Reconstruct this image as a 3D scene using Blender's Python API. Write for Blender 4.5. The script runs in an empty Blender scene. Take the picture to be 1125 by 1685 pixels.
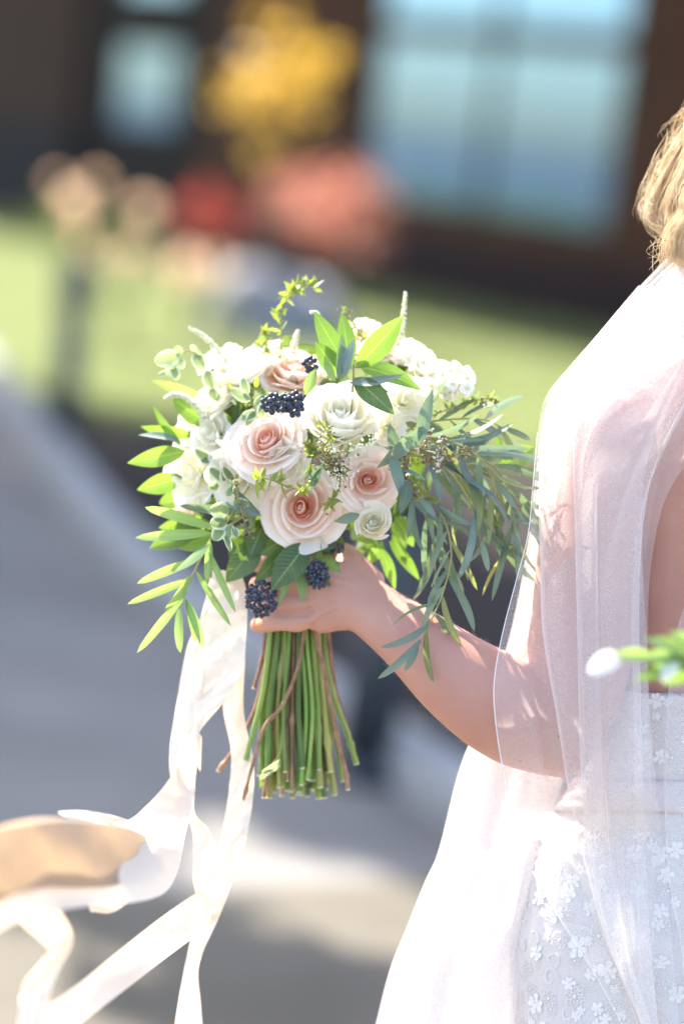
import bpy, math, random
import numpy as np
from mathutils import Vector, Matrix, noise

random.seed(7)
C = bpy.context.scene.collection
SC = bpy.context.scene
R_ = math.radians

# ------------------------------------------------------------------ camera, sky, sun, exposure
F = 85 / 36 * 1685            # focal length in photo pixels
D0 = 2.07                     # focus distance
K = D0 / F                    # metres per photo pixel at the focus plane
TILT, ROLL = R_(9.2), R_(6.5)
CAMP = Vector((0, 0, 1.6))
fwd = Vector((0, math.cos(TILT), -math.sin(TILT)))
r0 = Vector((1, 0, 0)); u0 = Vector((0, math.sin(TILT), math.cos(TILT)))
RT = r0 * math.cos(ROLL) + u0 * math.sin(ROLL)
UP = -r0 * math.sin(ROLL) + u0 * math.cos(ROLL)
NR = -fwd
cam = bpy.data.cameras.new('camera'); camo = bpy.data.objects.new('camera', cam); C.objects.link(camo)
m3 = Matrix((RT, UP, NR)).transposed()
camo.matrix_world = Matrix.Translation(CAMP) @ m3.to_4x4()
cam.sensor_fit = 'VERTICAL'; cam.sensor_height = 36; cam.sensor_width = 24; cam.lens = 85
cam.clip_start = 0.05; cam.clip_end = 2000
cam.dof.use_dof = True; cam.dof.focus_distance = D0 - 0.015; cam.dof.aperture_fstop = 1.6
SC.camera = camo

SUN_AZ, SUN_EL = R_(-39), R_(43)      # azimuth from the view direction, negative = left
SUN = Vector((math.sin(SUN_AZ) * math.cos(SUN_EL), math.cos(SUN_AZ) * math.cos(SUN_EL), math.sin(SUN_EL)))
w = bpy.data.worlds.new('World'); SC.world = w; w.use_nodes = True
nt = w.node_tree
sky = nt.nodes.new('ShaderNodeTexSky'); sky.sky_type = 'NISHITA'; sky.sun_disc = False
sky.sun_elevation = SUN_EL; sky.sun_rotation = SUN_AZ; sky.air_density = 0.9; sky.dust_density = 2.0; sky.ozone_density = 0.4
bg = nt.nodes['Background']; bg.inputs['Strength'].default_value = 0.15
nt.links.new(sky.outputs[0], bg.inputs['Color'])
sl = bpy.data.lights.new('sun', 'SUN'); sl.energy = 5.0; sl.angle = R_(0.53); sl.color = (1, 0.93, 0.82)
so = bpy.data.objects.new('sun', sl); C.objects.link(so)
so.rotation_euler = SUN.to_track_quat('Z', 'Y').to_euler(); so.location = SUN * 30
SC.view_settings.view_transform = 'Standard'; SC.view_settings.look = 'None'
SC.view_settings.exposure = 2.22; SC.view_settings.gamma = 1; SC.view_settings.use_curve_mapping = False
SC.render.engine = 'CYCLES'
SC.cycles.use_denoising = True
SC.cycles.max_bounces = 12; SC.cycles.diffuse_bounces = 7; SC.cycles.transparent_max_bounces = 40; SC.cycles.transmission_bounces = 6
SC.cycles.sample_clamp_indirect = 8

# ------------------------------------------------------------------ helpers
def P(px, py, pz=0.0):
    """point seen at photo pixel (px,py), pz pixel-units (K m each) nearer than the focus plane"""
    d = D0 - pz * K
    return CAMP + fwd * d + RT * ((px - 562.5) / F * d) + UP * (-(py - 842.5) / F * d)
def ray(px, py):
    return (fwd + RT * ((px - 562.5) / F) + UP * (-(py - 842.5) / F))
def G(px, py, z=0.0):
    r = ray(px, py); t = (z - CAMP.z) / r.z
    return CAMP + r * t
def D3(x, y, z):
    """direction given as right / up / towards camera"""
    return (RT * x + UP * y + NR * z).normalized()
def catmull(pts, n):
    pts = [np.array(p, float) for p in pts]
    p = [2 * pts[0] - pts[1]] + pts + [2 * pts[-1] - pts[-2]]
    out = []
    for i in range(1, len(p) - 2):
        for j in range(n):
            t = j / n
            out.append(0.5 * (2 * p[i] + (p[i + 1] - p[i - 1]) * t + (2 * p[i - 1] - 5 * p[i] + 4 * p[i + 1] - p[i + 2]) * t * t
                              + (-p[i - 1] + 3 * p[i] - 3 * p[i + 1] + p[i + 2]) * t ** 3))
    out.append(pts[-1])
    return out

WL = {}
def wloc(o): return WL.get(o.name, Vector((0, 0, 0)))
def place(o, loc, parent=None):
    WL[o.name] = Vector(loc)
    if parent:
        o.parent = parent; o.location = Vector(loc) - wloc(parent)
    else:
        o.location = loc
def empty(name, loc, label=None, cat=None, group=None):
    o = bpy.data.objects.new(name, None); C.objects.link(o); place(o, loc)
    o.empty_display_size = 0.05
    tag(o, label, cat, group); return o
def tag(o, label=None, cat=None, group=None, kind=None):
    if label: o['label'] = label
    if cat: o['category'] = cat
    if group: o['group'] = group
    if kind: o['kind'] = kind
    return o
class MB:
    def __init__(s): s.v = []; s.f = []; s.uv = []
    def add(s, v, uv=(0, 0)):
        s.v.append(tuple(v)); s.uv.append(uv); return len(s.v) - 1
    def grid(s, rows, uvs=None, closed=False):
        """rows: list of lists of points"""
        n = len(rows[0]); base = len(s.v)
        for i, r in enumerate(rows):
            for j, p in enumerate(r):
                s.add(p, uvs[i][j] if uvs else (j / max(1, n - 1), i / max(1, len(rows) - 1)))
        for i in range(len(rows) - 1):
            for j in range(n if closed else n - 1):
                a = base + i * n + j; b = base + i * n + (j + 1) % n
                s.f.append((a, b, b + n, a + n))
        return base
    def tube(s, pts, rad, seg=6, cap=True, ellipse=None, ref=None):
        pts = [Vector(p) for p in pts]; n = len(pts)
        if not hasattr(rad, '__len__'): rad = [rad] * n
        base = len(s.v); prev = None
        for i, p in enumerate(pts):
            t = (pts[min(i + 1, n - 1)] - pts[max(i - 1, 0)])
            t = t.normalized() if t.length > 1e-9 else Vector((0, 0, 1))
            if ref is not None: nrm = Vector(ref)
            elif prev is None: nrm = Vector((0, 0, 1)) if abs(t.z) < 0.9 else Vector((1, 0, 0))
            else: nrm = prev
            nrm = (nrm - t * nrm.dot(t)).normalized(); prev = nrm
            b = t.cross(nrm)
            ra = rad[i]; rb = ellipse[i] if ellipse else ra
            for k in range(seg):
                a = 2 * math.pi * k / seg
                s.add(p + b * (math.cos(a) * ra) + nrm * (math.sin(a) * rb), (k / seg, i / max(1, n - 1)))
        for i in range(n - 1):
            for k in range(seg):
                a = base + i * seg + k; b2 = base + i * seg + (k + 1) % seg
                s.f.append((a, b2, b2 + seg, a + seg))
        if cap:
            s.f.append(tuple(base + k for k in reversed(range(seg))))
            s.f.append(tuple(base + (n - 1) * seg + k for k in range(seg)))
    def box(s, cx, ax, ay, az):
        """box centre + three half-axis vectors"""
        cx = Vector(cx); ax = Vector(ax); ay = Vector(ay); az = Vector(az)
        b = len(s.v)
        for sz in (-1, 1):
            for sy in (-1, 1):
                for sx in (-1, 1):
                    s.add(cx + ax * sx + ay * sy + az * sz)
        for q in ((0, 2, 3, 1), (4, 5, 7, 6), (0, 1, 5, 4), (2, 6, 7, 3), (0, 4, 6, 2), (1, 3, 7, 5)):
            s.f.append(tuple(b + i for i in q))
    def ball(s, c, r, seg=8, rings=5, sq=None):
        c = Vector(c); b = len(s.v)
        s.add(c + Vector((0, 0, r)))
        for i in range(1, rings):
            th = math.pi * i / rings
            for k in range(seg):
                a = 2 * math.pi * k / seg
                s.add(c + Vector((math.sin(th) * math.cos(a), math.sin(th) * math.sin(a), math.cos(th))) * r)
        s.add(c - Vector((0, 0, r)))
        for k in range(seg):
            s.f.append((b, b + 1 + k, b + 1 + (k + 1) % seg))
            e = b + 1 + (rings - 2) * seg
            s.f.append((e + (k + 1) % seg, e + k, b + 1 + (rings - 1) * seg))
        for i in range(rings - 2):
            for k in range(seg):
                a = b + 1 + i * seg + k; d = b + 1 + i * seg + (k + 1) % seg
                s.f.append((a, a + seg, d + seg, d))
    def build(s, name, mat, parent=None, smooth=True, origin=None, kind=None, label=None):
        va = np.array(s.v, float)
        c = Vector(origin) if origin is not None else Vector((va.min(0) + va.max(0)) / 2)
        va = va - np.array(c)
        me = bpy.data.meshes.new(name)
        me.from_pydata([tuple(x) for x in va], [], s.f)
        uvl = me.uv_layers.new(name='UVMap')
        li = np.zeros(len(me.loops), int); me.loops.foreach_get('vertex_index', li)
        uvl.data.foreach_set('uv', np.array(s.uv, float)[li].ravel())
        if smooth: me.polygons.foreach_set('use_smooth', [True] * len(me.polygons))
        for m in (mat if isinstance(mat, (list, tuple)) else [mat]): me.materials.append(m)
        o = bpy.data.objects.new(name, me); C.objects.link(o)
        place(o, c, parent)
        if kind: o['kind'] = kind
        if label: o['label'] = label
        return o

def np_mesh(name, verts, faces, mat, parent=None, kind=None, smooth=False):
    """big meshes: verts (n,3), faces (m,4) arrays"""
    c = (verts.min(0) + verts.max(0)) / 2
    me = bpy.data.meshes.new(name)
    me.vertices.add(len(verts)); me.vertices.foreach_set('co', (verts - c).ravel())
    k = faces.shape[1]
    me.loops.add(faces.size); me.loops.foreach_set('vertex_index', faces.ravel())
    me.polygons.add(len(faces)); me.polygons.foreach_set('loop_start', np.arange(len(faces)) * k)
    me.update(calc_edges=True); me.validate()
    me.materials.append(mat)
    o = bpy.data.objects.new(name, me); C.objects.link(o); place(o, Vector(c), parent)
    if kind: o['kind'] = kind
    return o

# ------------------------------------------------------------------ materials
def mat_new(name):
    m = bpy.data.materials.new(name); m.use_nodes = True
    n = m.node_tree.nodes; n.clear()
    return m, n, m.node_tree.links
def noise_col(n, l, c1, c2, scale=20, coord='Object', detail=4, lo=0.35, hi=0.65):
    tc = n.new('ShaderNodeTexCoord'); nz = n.new('ShaderNodeTexNoise')
    nz.inputs['Scale'].default_value = scale; nz.inputs['Detail'].default_value = detail
    l.new(tc.outputs[coord], nz.inputs['Vector'])
    cr = n.new('ShaderNodeValToRGB'); cr.color_ramp.elements[0].position = lo; cr.color_ramp.elements[1].position = hi
    cr.color_ramp.elements[0].color = (*c1, 1); cr.color_ramp.elements[1].color = (*c2, 1)
    l.new(nz.outputs['Fac'], cr.inputs['Fac'])
    return cr.outputs['Color'], nz
def mat_plain(name, c1, c2=None, scale=20, rough=0.8, spec=0.3, bump=0.0, bscale=None, metallic=0):
    m, n, l = mat_new(name)
    out = n.new('ShaderNodeOutputMaterial'); b = n.new('ShaderNodeBsdfPrincipled')
    col, nz = noise_col(n, l, c1, c2 or c1, scale)
    l.new(col, b.inputs['Base Color'])
    b.inputs['Roughness'].default_value = rough; b.inputs['Specular IOR Level'].default_value = spec
    b.inputs['Metallic'].default_value = metallic
    if bump:
        bp = n.new('ShaderNodeBump'); bp.inputs['Strength'].default_value = bump; bp.inputs['Distance'].default_value = 0.01
        l.new(nz.outputs['Fac'], bp.inputs['Height']); l.new(bp.outputs[0], b.inputs['Normal'])
    l.new(b.outputs[0], out.inputs['Surface'])
    return m
def mat_leaf(name, c1, c2, trans_col, tfac=0.4, rough=0.42, spec=0.4, vein=None, edge=None, scale=25):
    """thin leaf: reflecting front, translucent; pale midrib, optional pale margin, per-leaf tint"""
    m, n, l = mat_new(name)
    out = n.new('ShaderNodeOutputMaterial'); b = n.new('ShaderNodeBsdfPrincipled'); t = n.new('ShaderNodeBsdfTranslucent')
    mix = n.new('ShaderNodeMixShader'); mix.inputs[0].default_value = tfac
    col, nz = noise_col(n, l, c1, c2, scale)
    oi = n.new('ShaderNodeObjectInfo'); hs = n.new('ShaderNodeHueSaturation')
    mr = n.new('ShaderNodeMapRange'); mr.inputs[3].default_value = 0.72; mr.inputs[4].default_value = 1.28
    l.new(oi.outputs['Random'], mr.inputs[0]); l.new(mr.outputs[0], hs.inputs['Value'])
    l.new(col, hs.inputs['Color'])
    cur = hs.outputs['Color']
    uv = n.new('ShaderNodeUVMap'); sp = n.new('ShaderNodeSeparateXYZ'); l.new(uv.outputs[0], sp.inputs[0])
    def band(lo, hi, colr, cur):
        a = n.new('ShaderNodeMath'); a.operation = 'SUBTRACT'; a.inputs[1].default_value = 0.5; l.new(sp.outputs[0], a.inputs[0])
        ab = n.new('ShaderNodeMath'); ab.operation = 'ABSOLUTE'; l.new(a.outputs[0], ab.inputs[0])
        r = n.new('ShaderNodeMapRange'); r.inputs[1].default_value = lo; r.inputs[2].default_value = hi; l.new(ab.outputs[0], r.inputs[0])
        mx = n.new('ShaderNodeMix'); mx.data_type = 'RGBA'; l.new(r.outputs[0], mx.inputs[0]); l.new(cur, mx.inputs[6]); mx.inputs[7].default_value = (*colr, 1)
        return mx.outputs[2]
    if vein: cur = band(0.045, 0.015, vein, cur)
    if edge: cur = band(0.30, 0.36, edge, cur)
    l.new(cur, b.inputs['Base Color'])
    tm = n.new('ShaderNodeMix'); tm.data_type = 'RGBA'; tm.blend_type = 'MIX'; tm.inputs[0].default_value = 0.75
    l.new(cur, tm.inputs[6]); tm.inputs[7].default_value = (*trans_col, 1)
    l.new(tm.outputs[2], t.inputs['Color'])
    b.inputs['Roughness'].default_value = rough; b.inputs['Specular IOR Level'].default_value = spec
    bp = n.new('ShaderNodeBump'); bp.inputs['Strength'].default_value = 0.12; bp.inputs['Distance'].default_value = 0.002
    l.new(nz.outputs['Fac'], bp.inputs['Height']); l.new(bp.outputs[0], b.inputs['Normal'])
    if vein:        # side veins run forward from the midrib
        a = n.new('ShaderNodeMath'); a.operation = 'SUBTRACT'; a.inputs[1].default_value = 0.5; l.new(sp.outputs[0], a.inputs[0])
        ab = n.new('ShaderNodeMath'); ab.operation = 'ABSOLUTE'; l.new(a.outputs[0], ab.inputs[0])
        q = n.new('ShaderNodeMath'); q.operation = 'MULTIPLY_ADD'; q.inputs[1].default_value = -0.35; l.new(ab.outputs[0], q.inputs[0]); l.new(sp.outputs[1], q.inputs[2])
        q2 = n.new('ShaderNodeMath'); q2.operation = 'MULTIPLY'; q2.inputs[1].default_value = 75; l.new(q.outputs[0], q2.inputs[0])
        sn = n.new('ShaderNodeMath'); sn.operation = 'SINE'; l.new(q2.outputs[0], sn.inputs[0])
        b2 = n.new('ShaderNodeBump'); b2.inputs['Strength'].default_value = 0.25; b2.inputs['Distance'].default_value = 0.0006
        l.new(sn.outputs[0], b2.inputs['Height']); l.new(bp.outputs[0], b2.inputs['Normal']); l.new(b2.outputs[0], b.inputs['Normal'])
        # yellowed or browned patches, stronger towards the tip
        n2 = n.new('ShaderNodeTexNoise'); n2.inputs['Scale'].default_value = 55; n2.inputs['Detail'].default_value = 5
        tc2 = n.new('ShaderNodeTexCoord'); l.new(tc2.outputs['Object'], n2.inputs['Vector'])
        ad2 = n.new('ShaderNodeMath'); ad2.operation = 'MULTIPLY_ADD'; ad2.inputs[1].default_value = 0.10; l.new(sp.outputs[1], ad2.inputs[0]); l.new(n2.outputs['Fac'], ad2.inputs[2])
        mr2 = n.new('ShaderNodeMapRange'); mr2.inputs[1].default_value = 0.64; mr2.inputs[2].default_value = 0.80; mr2.inputs[4].default_value = 0.55; l.new(ad2.outputs[0], mr2.inputs[0])
        mx2 = n.new('ShaderNodeMix'); mx2.data_type = 'RGBA'; l.new(mr2.outputs[0], mx2.inputs[0]); l.new(cur, mx2.inputs[6]); mx2.inputs[7].default_value = (0.30, 0.24, 0.08, 1)
        l.new(mx2.outputs[2], b.inputs['Base Color'])
    l.new(b.outputs[0], mix.inputs[1]); l.new(t.outputs[0], mix.inputs[2]); l.new(mix.outputs[0], out.inputs['Surface'])
    return m
def mat_petal(name, stops, tcol, tfac=0.42, rough=0.55):
    """thin petal, colour runs from the claw (v=0) to the rim (v=1)"""
    m, n, l = mat_new(name)
    out = n.new('ShaderNodeOutputMaterial'); b = n.new('ShaderNodeBsdfPrincipled'); t = n.new('ShaderNodeBsdfTranslucent')
    mix = n.new('ShaderNodeMixShader'); mix.inputs[0].default_value = tfac
    uv = n.new('ShaderNodeUVMap'); sp = n.new('ShaderNodeSeparateXYZ'); l.new(uv.outputs[0], sp.inputs[0])
    tc = n.new('ShaderNodeTexCoord'); nz = n.new('ShaderNodeTexNoise'); nz.inputs['Scale'].default_value = 45; nz.inputs['Detail'].default_value = 3
    l.new(tc.outputs['Object'], nz.inputs['Vector'])
    ad = n.new('ShaderNodeMath'); ad.operation = 'MULTIPLY_ADD'; ad.inputs[1].default_value = 0.25; l.new(nz.outputs['Fac'], ad.inputs[0])
    sb = n.new('ShaderNodeMath'); sb.operation = 'SUBTRACT'; sb.inputs[1].default_value = 0.125; l.new(sp.outputs[1], sb.inputs[0]); l.new(sb.outputs[0], ad.inputs[2])
    cr = n.new('ShaderNodeValToRGB'); e = cr.color_ramp.elements
    e[0].position, e[0].color = stops[0][0], (*stops[0][1], 1); e[1].position, e[1].color = stops[-1][0], (*stops[-1][1], 1)
    for p_, c_ in stops[1:-1]:
        k = e.new(p_); k.color = (*c_, 1)
    l.new(ad.outputs[0], cr.inputs['Fac'])
    # faint bruised freckles
    n3 = n.new('ShaderNodeTexNoise'); n3.inputs['Scale'].default_value = 140; n3.inputs['Detail'].default_value = 4; l.new(tc.outputs['Object'], n3.inputs['Vector'])
    m3_ = n.new('ShaderNodeMapRange'); m3_.inputs[1].default_value = 0.66; m3_.inputs[2].default_value = 0.78; m3_.inputs[4].default_value = 0.35; l.new(n3.outputs['Fac'], m3_.inputs[0])
    x3 = n.new('ShaderNodeMix'); x3.data_type = 'RGBA'; l.new(m3_.outputs[0], x3.inputs[0]); l.new(cr.outputs[0], x3.inputs[6]); x3.inputs[7].default_value = (0.72, 0.60, 0.42, 1)
    l.new(x3.outputs[2], b.inputs['Base Color'])
    tm = n.new('ShaderNodeMix'); tm.data_type = 'RGBA'; tm.blend_type = 'MULTIPLY'; tm.inputs[0].default_value = 1
    l.new(cr.outputs[0], tm.inputs[6]); tm.inputs[7].default_value = (*tcol, 1); l.new(tm.outputs[2], t.inputs['Color'])
    # fine lengthwise veins
    wv = n.new('ShaderNodeTexNoise'); wv.inputs['Scale'].default_value = 9; mp = n.new('ShaderNodeMapping'); mp.inputs['Scale'].default_value = (9, 0.7, 1)
    l.new(uv.outputs[0], mp.inputs[0]); l.new(mp.outputs[0], wv.inputs['Vector'])
    bp = n.new('ShaderNodeBump'); bp.inputs['Strength'].default_value = 0.28; bp.inputs['Distance'].default_value = 0.002
    l.new(wv.outputs['Fac'], bp.inputs['Height']); l.new(bp.outputs[0], b.inputs['Normal'])
    b.inputs['Roughness'].default_value = rough; b.inputs['Specular IOR Level'].default_value = 0.2
    l.new(b.outputs[0], mix.inputs[1]); l.new(t.outputs[0], mix.inputs[2]); l.new(mix.outputs[0], out.inputs['Surface'])
    return m
def mat_cloth(name, col, tcol, tfac, rough=0.4, sheen=0.0, spec=0.4, bump=0.1, bscale=400):
    m, n, l = mat_new(name)
    out = n.new('ShaderNodeOutputMaterial'); b = n.new('ShaderNodeBsdfPrincipled'); t = n.new('ShaderNodeBsdfTranslucent')
    mix = n.new('ShaderNodeMixShader'); mix.inputs[0].default_value = tfac
    c_, nz = noise_col(n, l, tuple(x * 0.93 for x in col), col, bscale)
    l.new(c_, b.inputs['Base Color']); t.inputs['Color'].default_value = (*tcol, 1)
    b.inputs['Roughness'].default_value = rough; b.inputs['Specular IOR Level'].default_value = spec
    b.inputs['Sheen Weight'].default_value = sheen
    bp = n.new('ShaderNodeBump'); bp.inputs['Strength'].default_value = bump; bp.inputs['Distance'].default_value = 0.001
    l.new(nz.outputs['Fac'], bp.inputs['Height']); l.new(bp.outputs[0], b.inputs['Normal'])
    l.new(b.outputs[0], mix.inputs[1]); l.new(t.outputs[0], mix.inputs[2]); l.new(mix.outputs[0], out.inputs['Surface'])
    return m
def mat_tulle(name, a=0.3, col=(0.94, 0.895, 0.87)):
    """net: coverage grows when seen edge-on, like real tulle"""
    m, n, l = mat_new(name)
    out = n.new('ShaderNodeOutputMaterial'); d = n.new('ShaderNodeBsdfDiffuse'); t = n.new('ShaderNodeBsdfTranslucent'); tr = n.new('ShaderNodeBsdfTransparent')
    d.inputs[0].default_value = (*col, 1); t.inputs[0].default_value = (*col, 1)
    mx = n.new('ShaderNodeMixShader'); mx.inputs[0].default_value = 0.5
    l.new(d.outputs[0], mx.inputs[1]); l.new(t.outputs[0], mx.inputs[2])
    lw = n.new('ShaderNodeLayerWeight'); lw.inputs[0].default_value = 0.5
    c = n.new('ShaderNodeMath'); c.operation = 'SUBTRACT'; c.inputs[0].default_value = 1; l.new(lw.outputs['Facing'], c.inputs[1])
    mxm = n.new('ShaderNodeMath'); mxm.operation = 'MAXIMUM'; mxm.inputs[1].default_value = 0.1; l.new(c.outputs[0], mxm.inputs[0])
    inv = n.new('ShaderNodeMath'); inv.operation = 'DIVIDE'; inv.inputs[0].default_value = 1; l.new(mxm.outputs[0], inv.inputs[1])
    pw = n.new('ShaderNodeMath'); pw.operation = 'POWER'; tc_ = n.new('ShaderNodeTexCoord'); nz_ = n.new('ShaderNodeTexNoise'); nz_.inputs['Scale'].default_value = 600; nz_.inputs['Detail'].default_value = 1; l.new(tc_.outputs['Object'], nz_.inputs['Vector'])
    mr_ = n.new('ShaderNodeMapRange'); mr_.inputs[1].default_value = 0.3; mr_.inputs[2].default_value = 0.7; mr_.inputs[3].default_value = 1 - a * 1.12; mr_.inputs[4].default_value = 1 - a * 0.88; l.new(nz_.outputs['Fac'], mr_.inputs[0]); l.new(mr_.outputs[0], pw.inputs[0]); l.new(inv.outputs[0], pw.inputs[1])
    al = n.new('ShaderNodeMath'); al.operation = 'SUBTRACT'; al.inputs[0].default_value = 1; l.new(pw.outputs[0], al.inputs[1])
    fin = n.new('ShaderNodeMixShader'); l.new(al.outputs[0], fin.inputs[0]); l.new(tr.outputs[0], fin.inputs[1]); l.new(mx.outputs[0], fin.inputs[2])
    l.new(fin.outputs[0], out.inputs['Surface'])
    return m

M = {}
M['blush'] = mat_petal('blush_petal', [(0.0, (0.95, 0.52, 0.34)), (0.28, (0.95, 0.70, 0.55)), (0.5, (0.96, 0.84, 0.74)), (1.0, (0.96, 0.905, 0.845))], (1.0, 0.92, 0.86), 0.46)
M['heart'] = mat_petal('blush_heart_petal', [(0.0, (0.95, 0.54, 0.37)), (0.55, (0.95, 0.66, 0.51)), (0.85, (0.96, 0.77, 0.66)), (1.0, (0.96, 0.84, 0.75))], (1.0, 0.86, 0.78), 0.42)
M['white'] = mat_petal('white_petal', [(0.0, (0.92, 0.92, 0.70)), (0.4, (0.96, 0.94, 0.83)), (1.0, (0.96, 0.945, 0.885))], (1.0, 0.98, 0.93), 0.46)
M['floret'] = mat_petal('floret_petal', [(0.0, (0.66, 0.72, 0.42)), (0.35, (0.88, 0.88, 0.80)), (1.0, (0.90, 0.90, 0.88))], (1.0, 0.97, 0.9))
M['euc'] = mat_leaf('eucalyptus_leaf', (0.13, 0.19, 0.145), (0.19, 0.245, 0.195), (0.25, 0.38, 0.10), 0.28, 0.5, 0.35, vein=(0.22, 0.28, 0.2))
M['eucb'] = mat_leaf('eucalyptus_leaf_blue', (0.14, 0.20, 0.185), (0.20, 0.26, 0.245), (0.24, 0.36, 0.14), 0.25, 0.45, 0.45, vein=(0.24, 0.3, 0.26))
M['olive'] = mat_leaf('olive_leaf', (0.17, 0.20, 0.08), (0.25, 0.28, 0.13), (0.40, 0.48, 0.10), 0.32, 0.5, 0.3, vein=(0.35, 0.36, 0.2))
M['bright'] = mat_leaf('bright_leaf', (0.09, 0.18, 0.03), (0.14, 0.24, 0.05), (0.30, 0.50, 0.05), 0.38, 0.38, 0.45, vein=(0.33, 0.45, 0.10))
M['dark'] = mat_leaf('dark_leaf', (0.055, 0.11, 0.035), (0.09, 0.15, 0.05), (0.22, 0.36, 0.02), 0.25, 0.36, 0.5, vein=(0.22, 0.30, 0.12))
M['sage'] = mat_leaf('young_eucalyptus_leaf', (0.16, 0.28, 0.10), (0.22, 0.34, 0.14), (0.42, 0.60, 0.10), 0.42, 0.45, 0.4, vein=(0.3, 0.42, 0.2))
M['varieg'] = mat_leaf('variegated_leaf', (0.12, 0.20, 0.09), (0.22, 0.30, 0.15), (0.45, 0.55, 0.2), 0.35, 0.45, 0.4, edge=(0.72, 0.75, 0.5))
M['tiny'] = mat_leaf('tiny_green', (0.12, 0.20, 0.03), (0.24, 0.30, 0.06), (0.5, 0.6, 0.06), 0.35)
M['bud'] = mat_plain('bud_brown', (0.16, 0.09, 0.045), (0.40, 0.30, 0.18), 300, 0.8)
M['budwhite'] = mat_plain('bud_white', (0.65, 0.58, 0.48), (0.82, 0.78, 0.7), 200, 0.8)
M['catkin'] = mat_petal('catkin_white', [(0, (0.92, 0.92, 0.80)), (1, (0.92, 0.92, 0.84))], (1, 1, 0.9), 0.5)
M['twig'] = mat_plain('twig_green', (0.25, 0.26, 0.08), (0.38, 0.30, 0.12), 60, 0.6)
M['berry'] = mat_plain('blue_berry', (0.016, 0.02, 0.036), (0.065, 0.075, 0.11), 260, 0.45, 0.5)
M['stemg'] = mat_leaf('stem_green', (0.20, 0.33, 0.06), (0.31, 0.42, 0.11), (0.4, 0.5, 0.08), 0.15, 0.45, 0.4)
M['stemd'] = mat_leaf('stem_dark_green', (0.11, 0.19, 0.045), (0.17, 0.26, 0.065), (0.2, 0.3, 0.05), 0.1, 0.45, 0.4)
M['stemy'] = mat_leaf('stem_yellow_green', (0.34, 0.36, 0.10), (0.44, 0.42, 0.16), (0.5, 0.5, 0.1), 0.15, 0.5, 0.3)
M['stemb'] = mat_plain('stem_brown', (0.23, 0.12, 0.07), (0.36, 0.22, 0.13), 80, 0.7, 0.3, 0.2)
M['cut'] = mat_plain('cut_end', (0.5, 0.5, 0.3), (0.62, 0.58, 0.4), 200, 0.7)
M['ribbon'] = mat_cloth('ivory_silk', (0.82, 0.735, 0.62), (0.92, 0.66, 0.42), 0.22, 0.42, 0.2, 0.45, 0.08, 500)
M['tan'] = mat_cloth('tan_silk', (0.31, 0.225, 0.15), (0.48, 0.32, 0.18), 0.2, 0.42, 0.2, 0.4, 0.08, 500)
M['gown'] = mat_cloth('gown_net', (0.76, 0.69, 0.65), (0.8, 0.74, 0.70), 0.15, 0.6, 0.3, 0.25, 0.35, 380)
M['lace'] = mat_plain('lace_cord', (0.80, 0.745, 0.69), (0.86, 0.81, 0.755), 300, 0.6, 0.3, 0.3)
M['belt'] = mat_cloth('satin_sash', (0.72, 0.62, 0.60), (0.8, 0.65, 0.62), 0.1, 0.3, 0.0, 0.5, 0.05, 300)
M['tulle'] = mat_tulle('tulle_net', 0.24)
M['tulle2'] = mat_tulle('tulle_double', 0.40)
M['hem'] = mat_plain('hem_cord', (0.85, 0.82, 0.78), (0.9, 0.88, 0.84), 300, 0.7)
def mat_skin():
    m, n, l = mat_new('skin')
    out = n.new('ShaderNodeOutputMaterial'); b = n.new('ShaderNodeBsdfPrincipled')
    c1, _ = noise_col(n, l, (0.44, 0.205, 0.148), (0.52, 0.275, 0.205), 14, lo=0.3, hi=0.7)
    # scattered small moles
    tc = n.new('ShaderNodeTexCoord'); vo = n.new('ShaderNodeTexVoronoi'); vo.inputs['Scale'].default_value = 26
    l.new(tc.outputs['Object'], vo.inputs['Vector'])
    mr = n.new('ShaderNodeMapRange'); mr.inputs[1].default_value = 0.045; mr.inputs[2].default_value = 0.03; l.new(vo.outputs['Distance'], mr.inputs[0])
    mx = n.new('ShaderNodeMix'); mx.data_type = 'RGBA'; l.new(mr.outputs[0], mx.inputs[0]); l.new(c1, mx.inputs[6]); mx.inputs[7].default_value = (0.33, 0.15, 0.09, 1)
    l.new(mx.outputs[2], b.inputs['Base Color'])
    nz = n.new('ShaderNodeTexNoise'); nz.inputs['Scale'].default_value = 420; nz.inputs['Detail'].default_value = 3; l.new(tc.outputs['Object'], nz.inputs['Vector'])
    bp = n.new('ShaderNodeBump'); bp.inputs['Strength'].default_value = 0.18; bp.inputs['Distance'].default_value = 0.0008
    l.new(nz.outputs['Fac'], bp.inputs['Height']); l.new(bp.outputs[0], b.inputs['Normal'])
    b.inputs['Roughness'].default_value = 0.5; b.inputs['Specular IOR Level'].default_value = 0.35
    b.inputs['Subsurface Weight'].default_value = 0.25; b.inputs['Subsurface Radius'].default_value = (1.0, 0.35, 0.2); b.inputs['Subsurface Scale'].default_value = 0.008
    l.new(b.outputs[0], out.inputs['Surface'])
    return m
M['skin'] = mat_skin()
M['hair'] = mat_leaf('blond_hair', (0.50, 0.32, 0.15), (0.94, 0.80, 0.60), (0.97, 0.90, 0.74), 0.55, 0.32, 0.6, scale=80)
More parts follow.
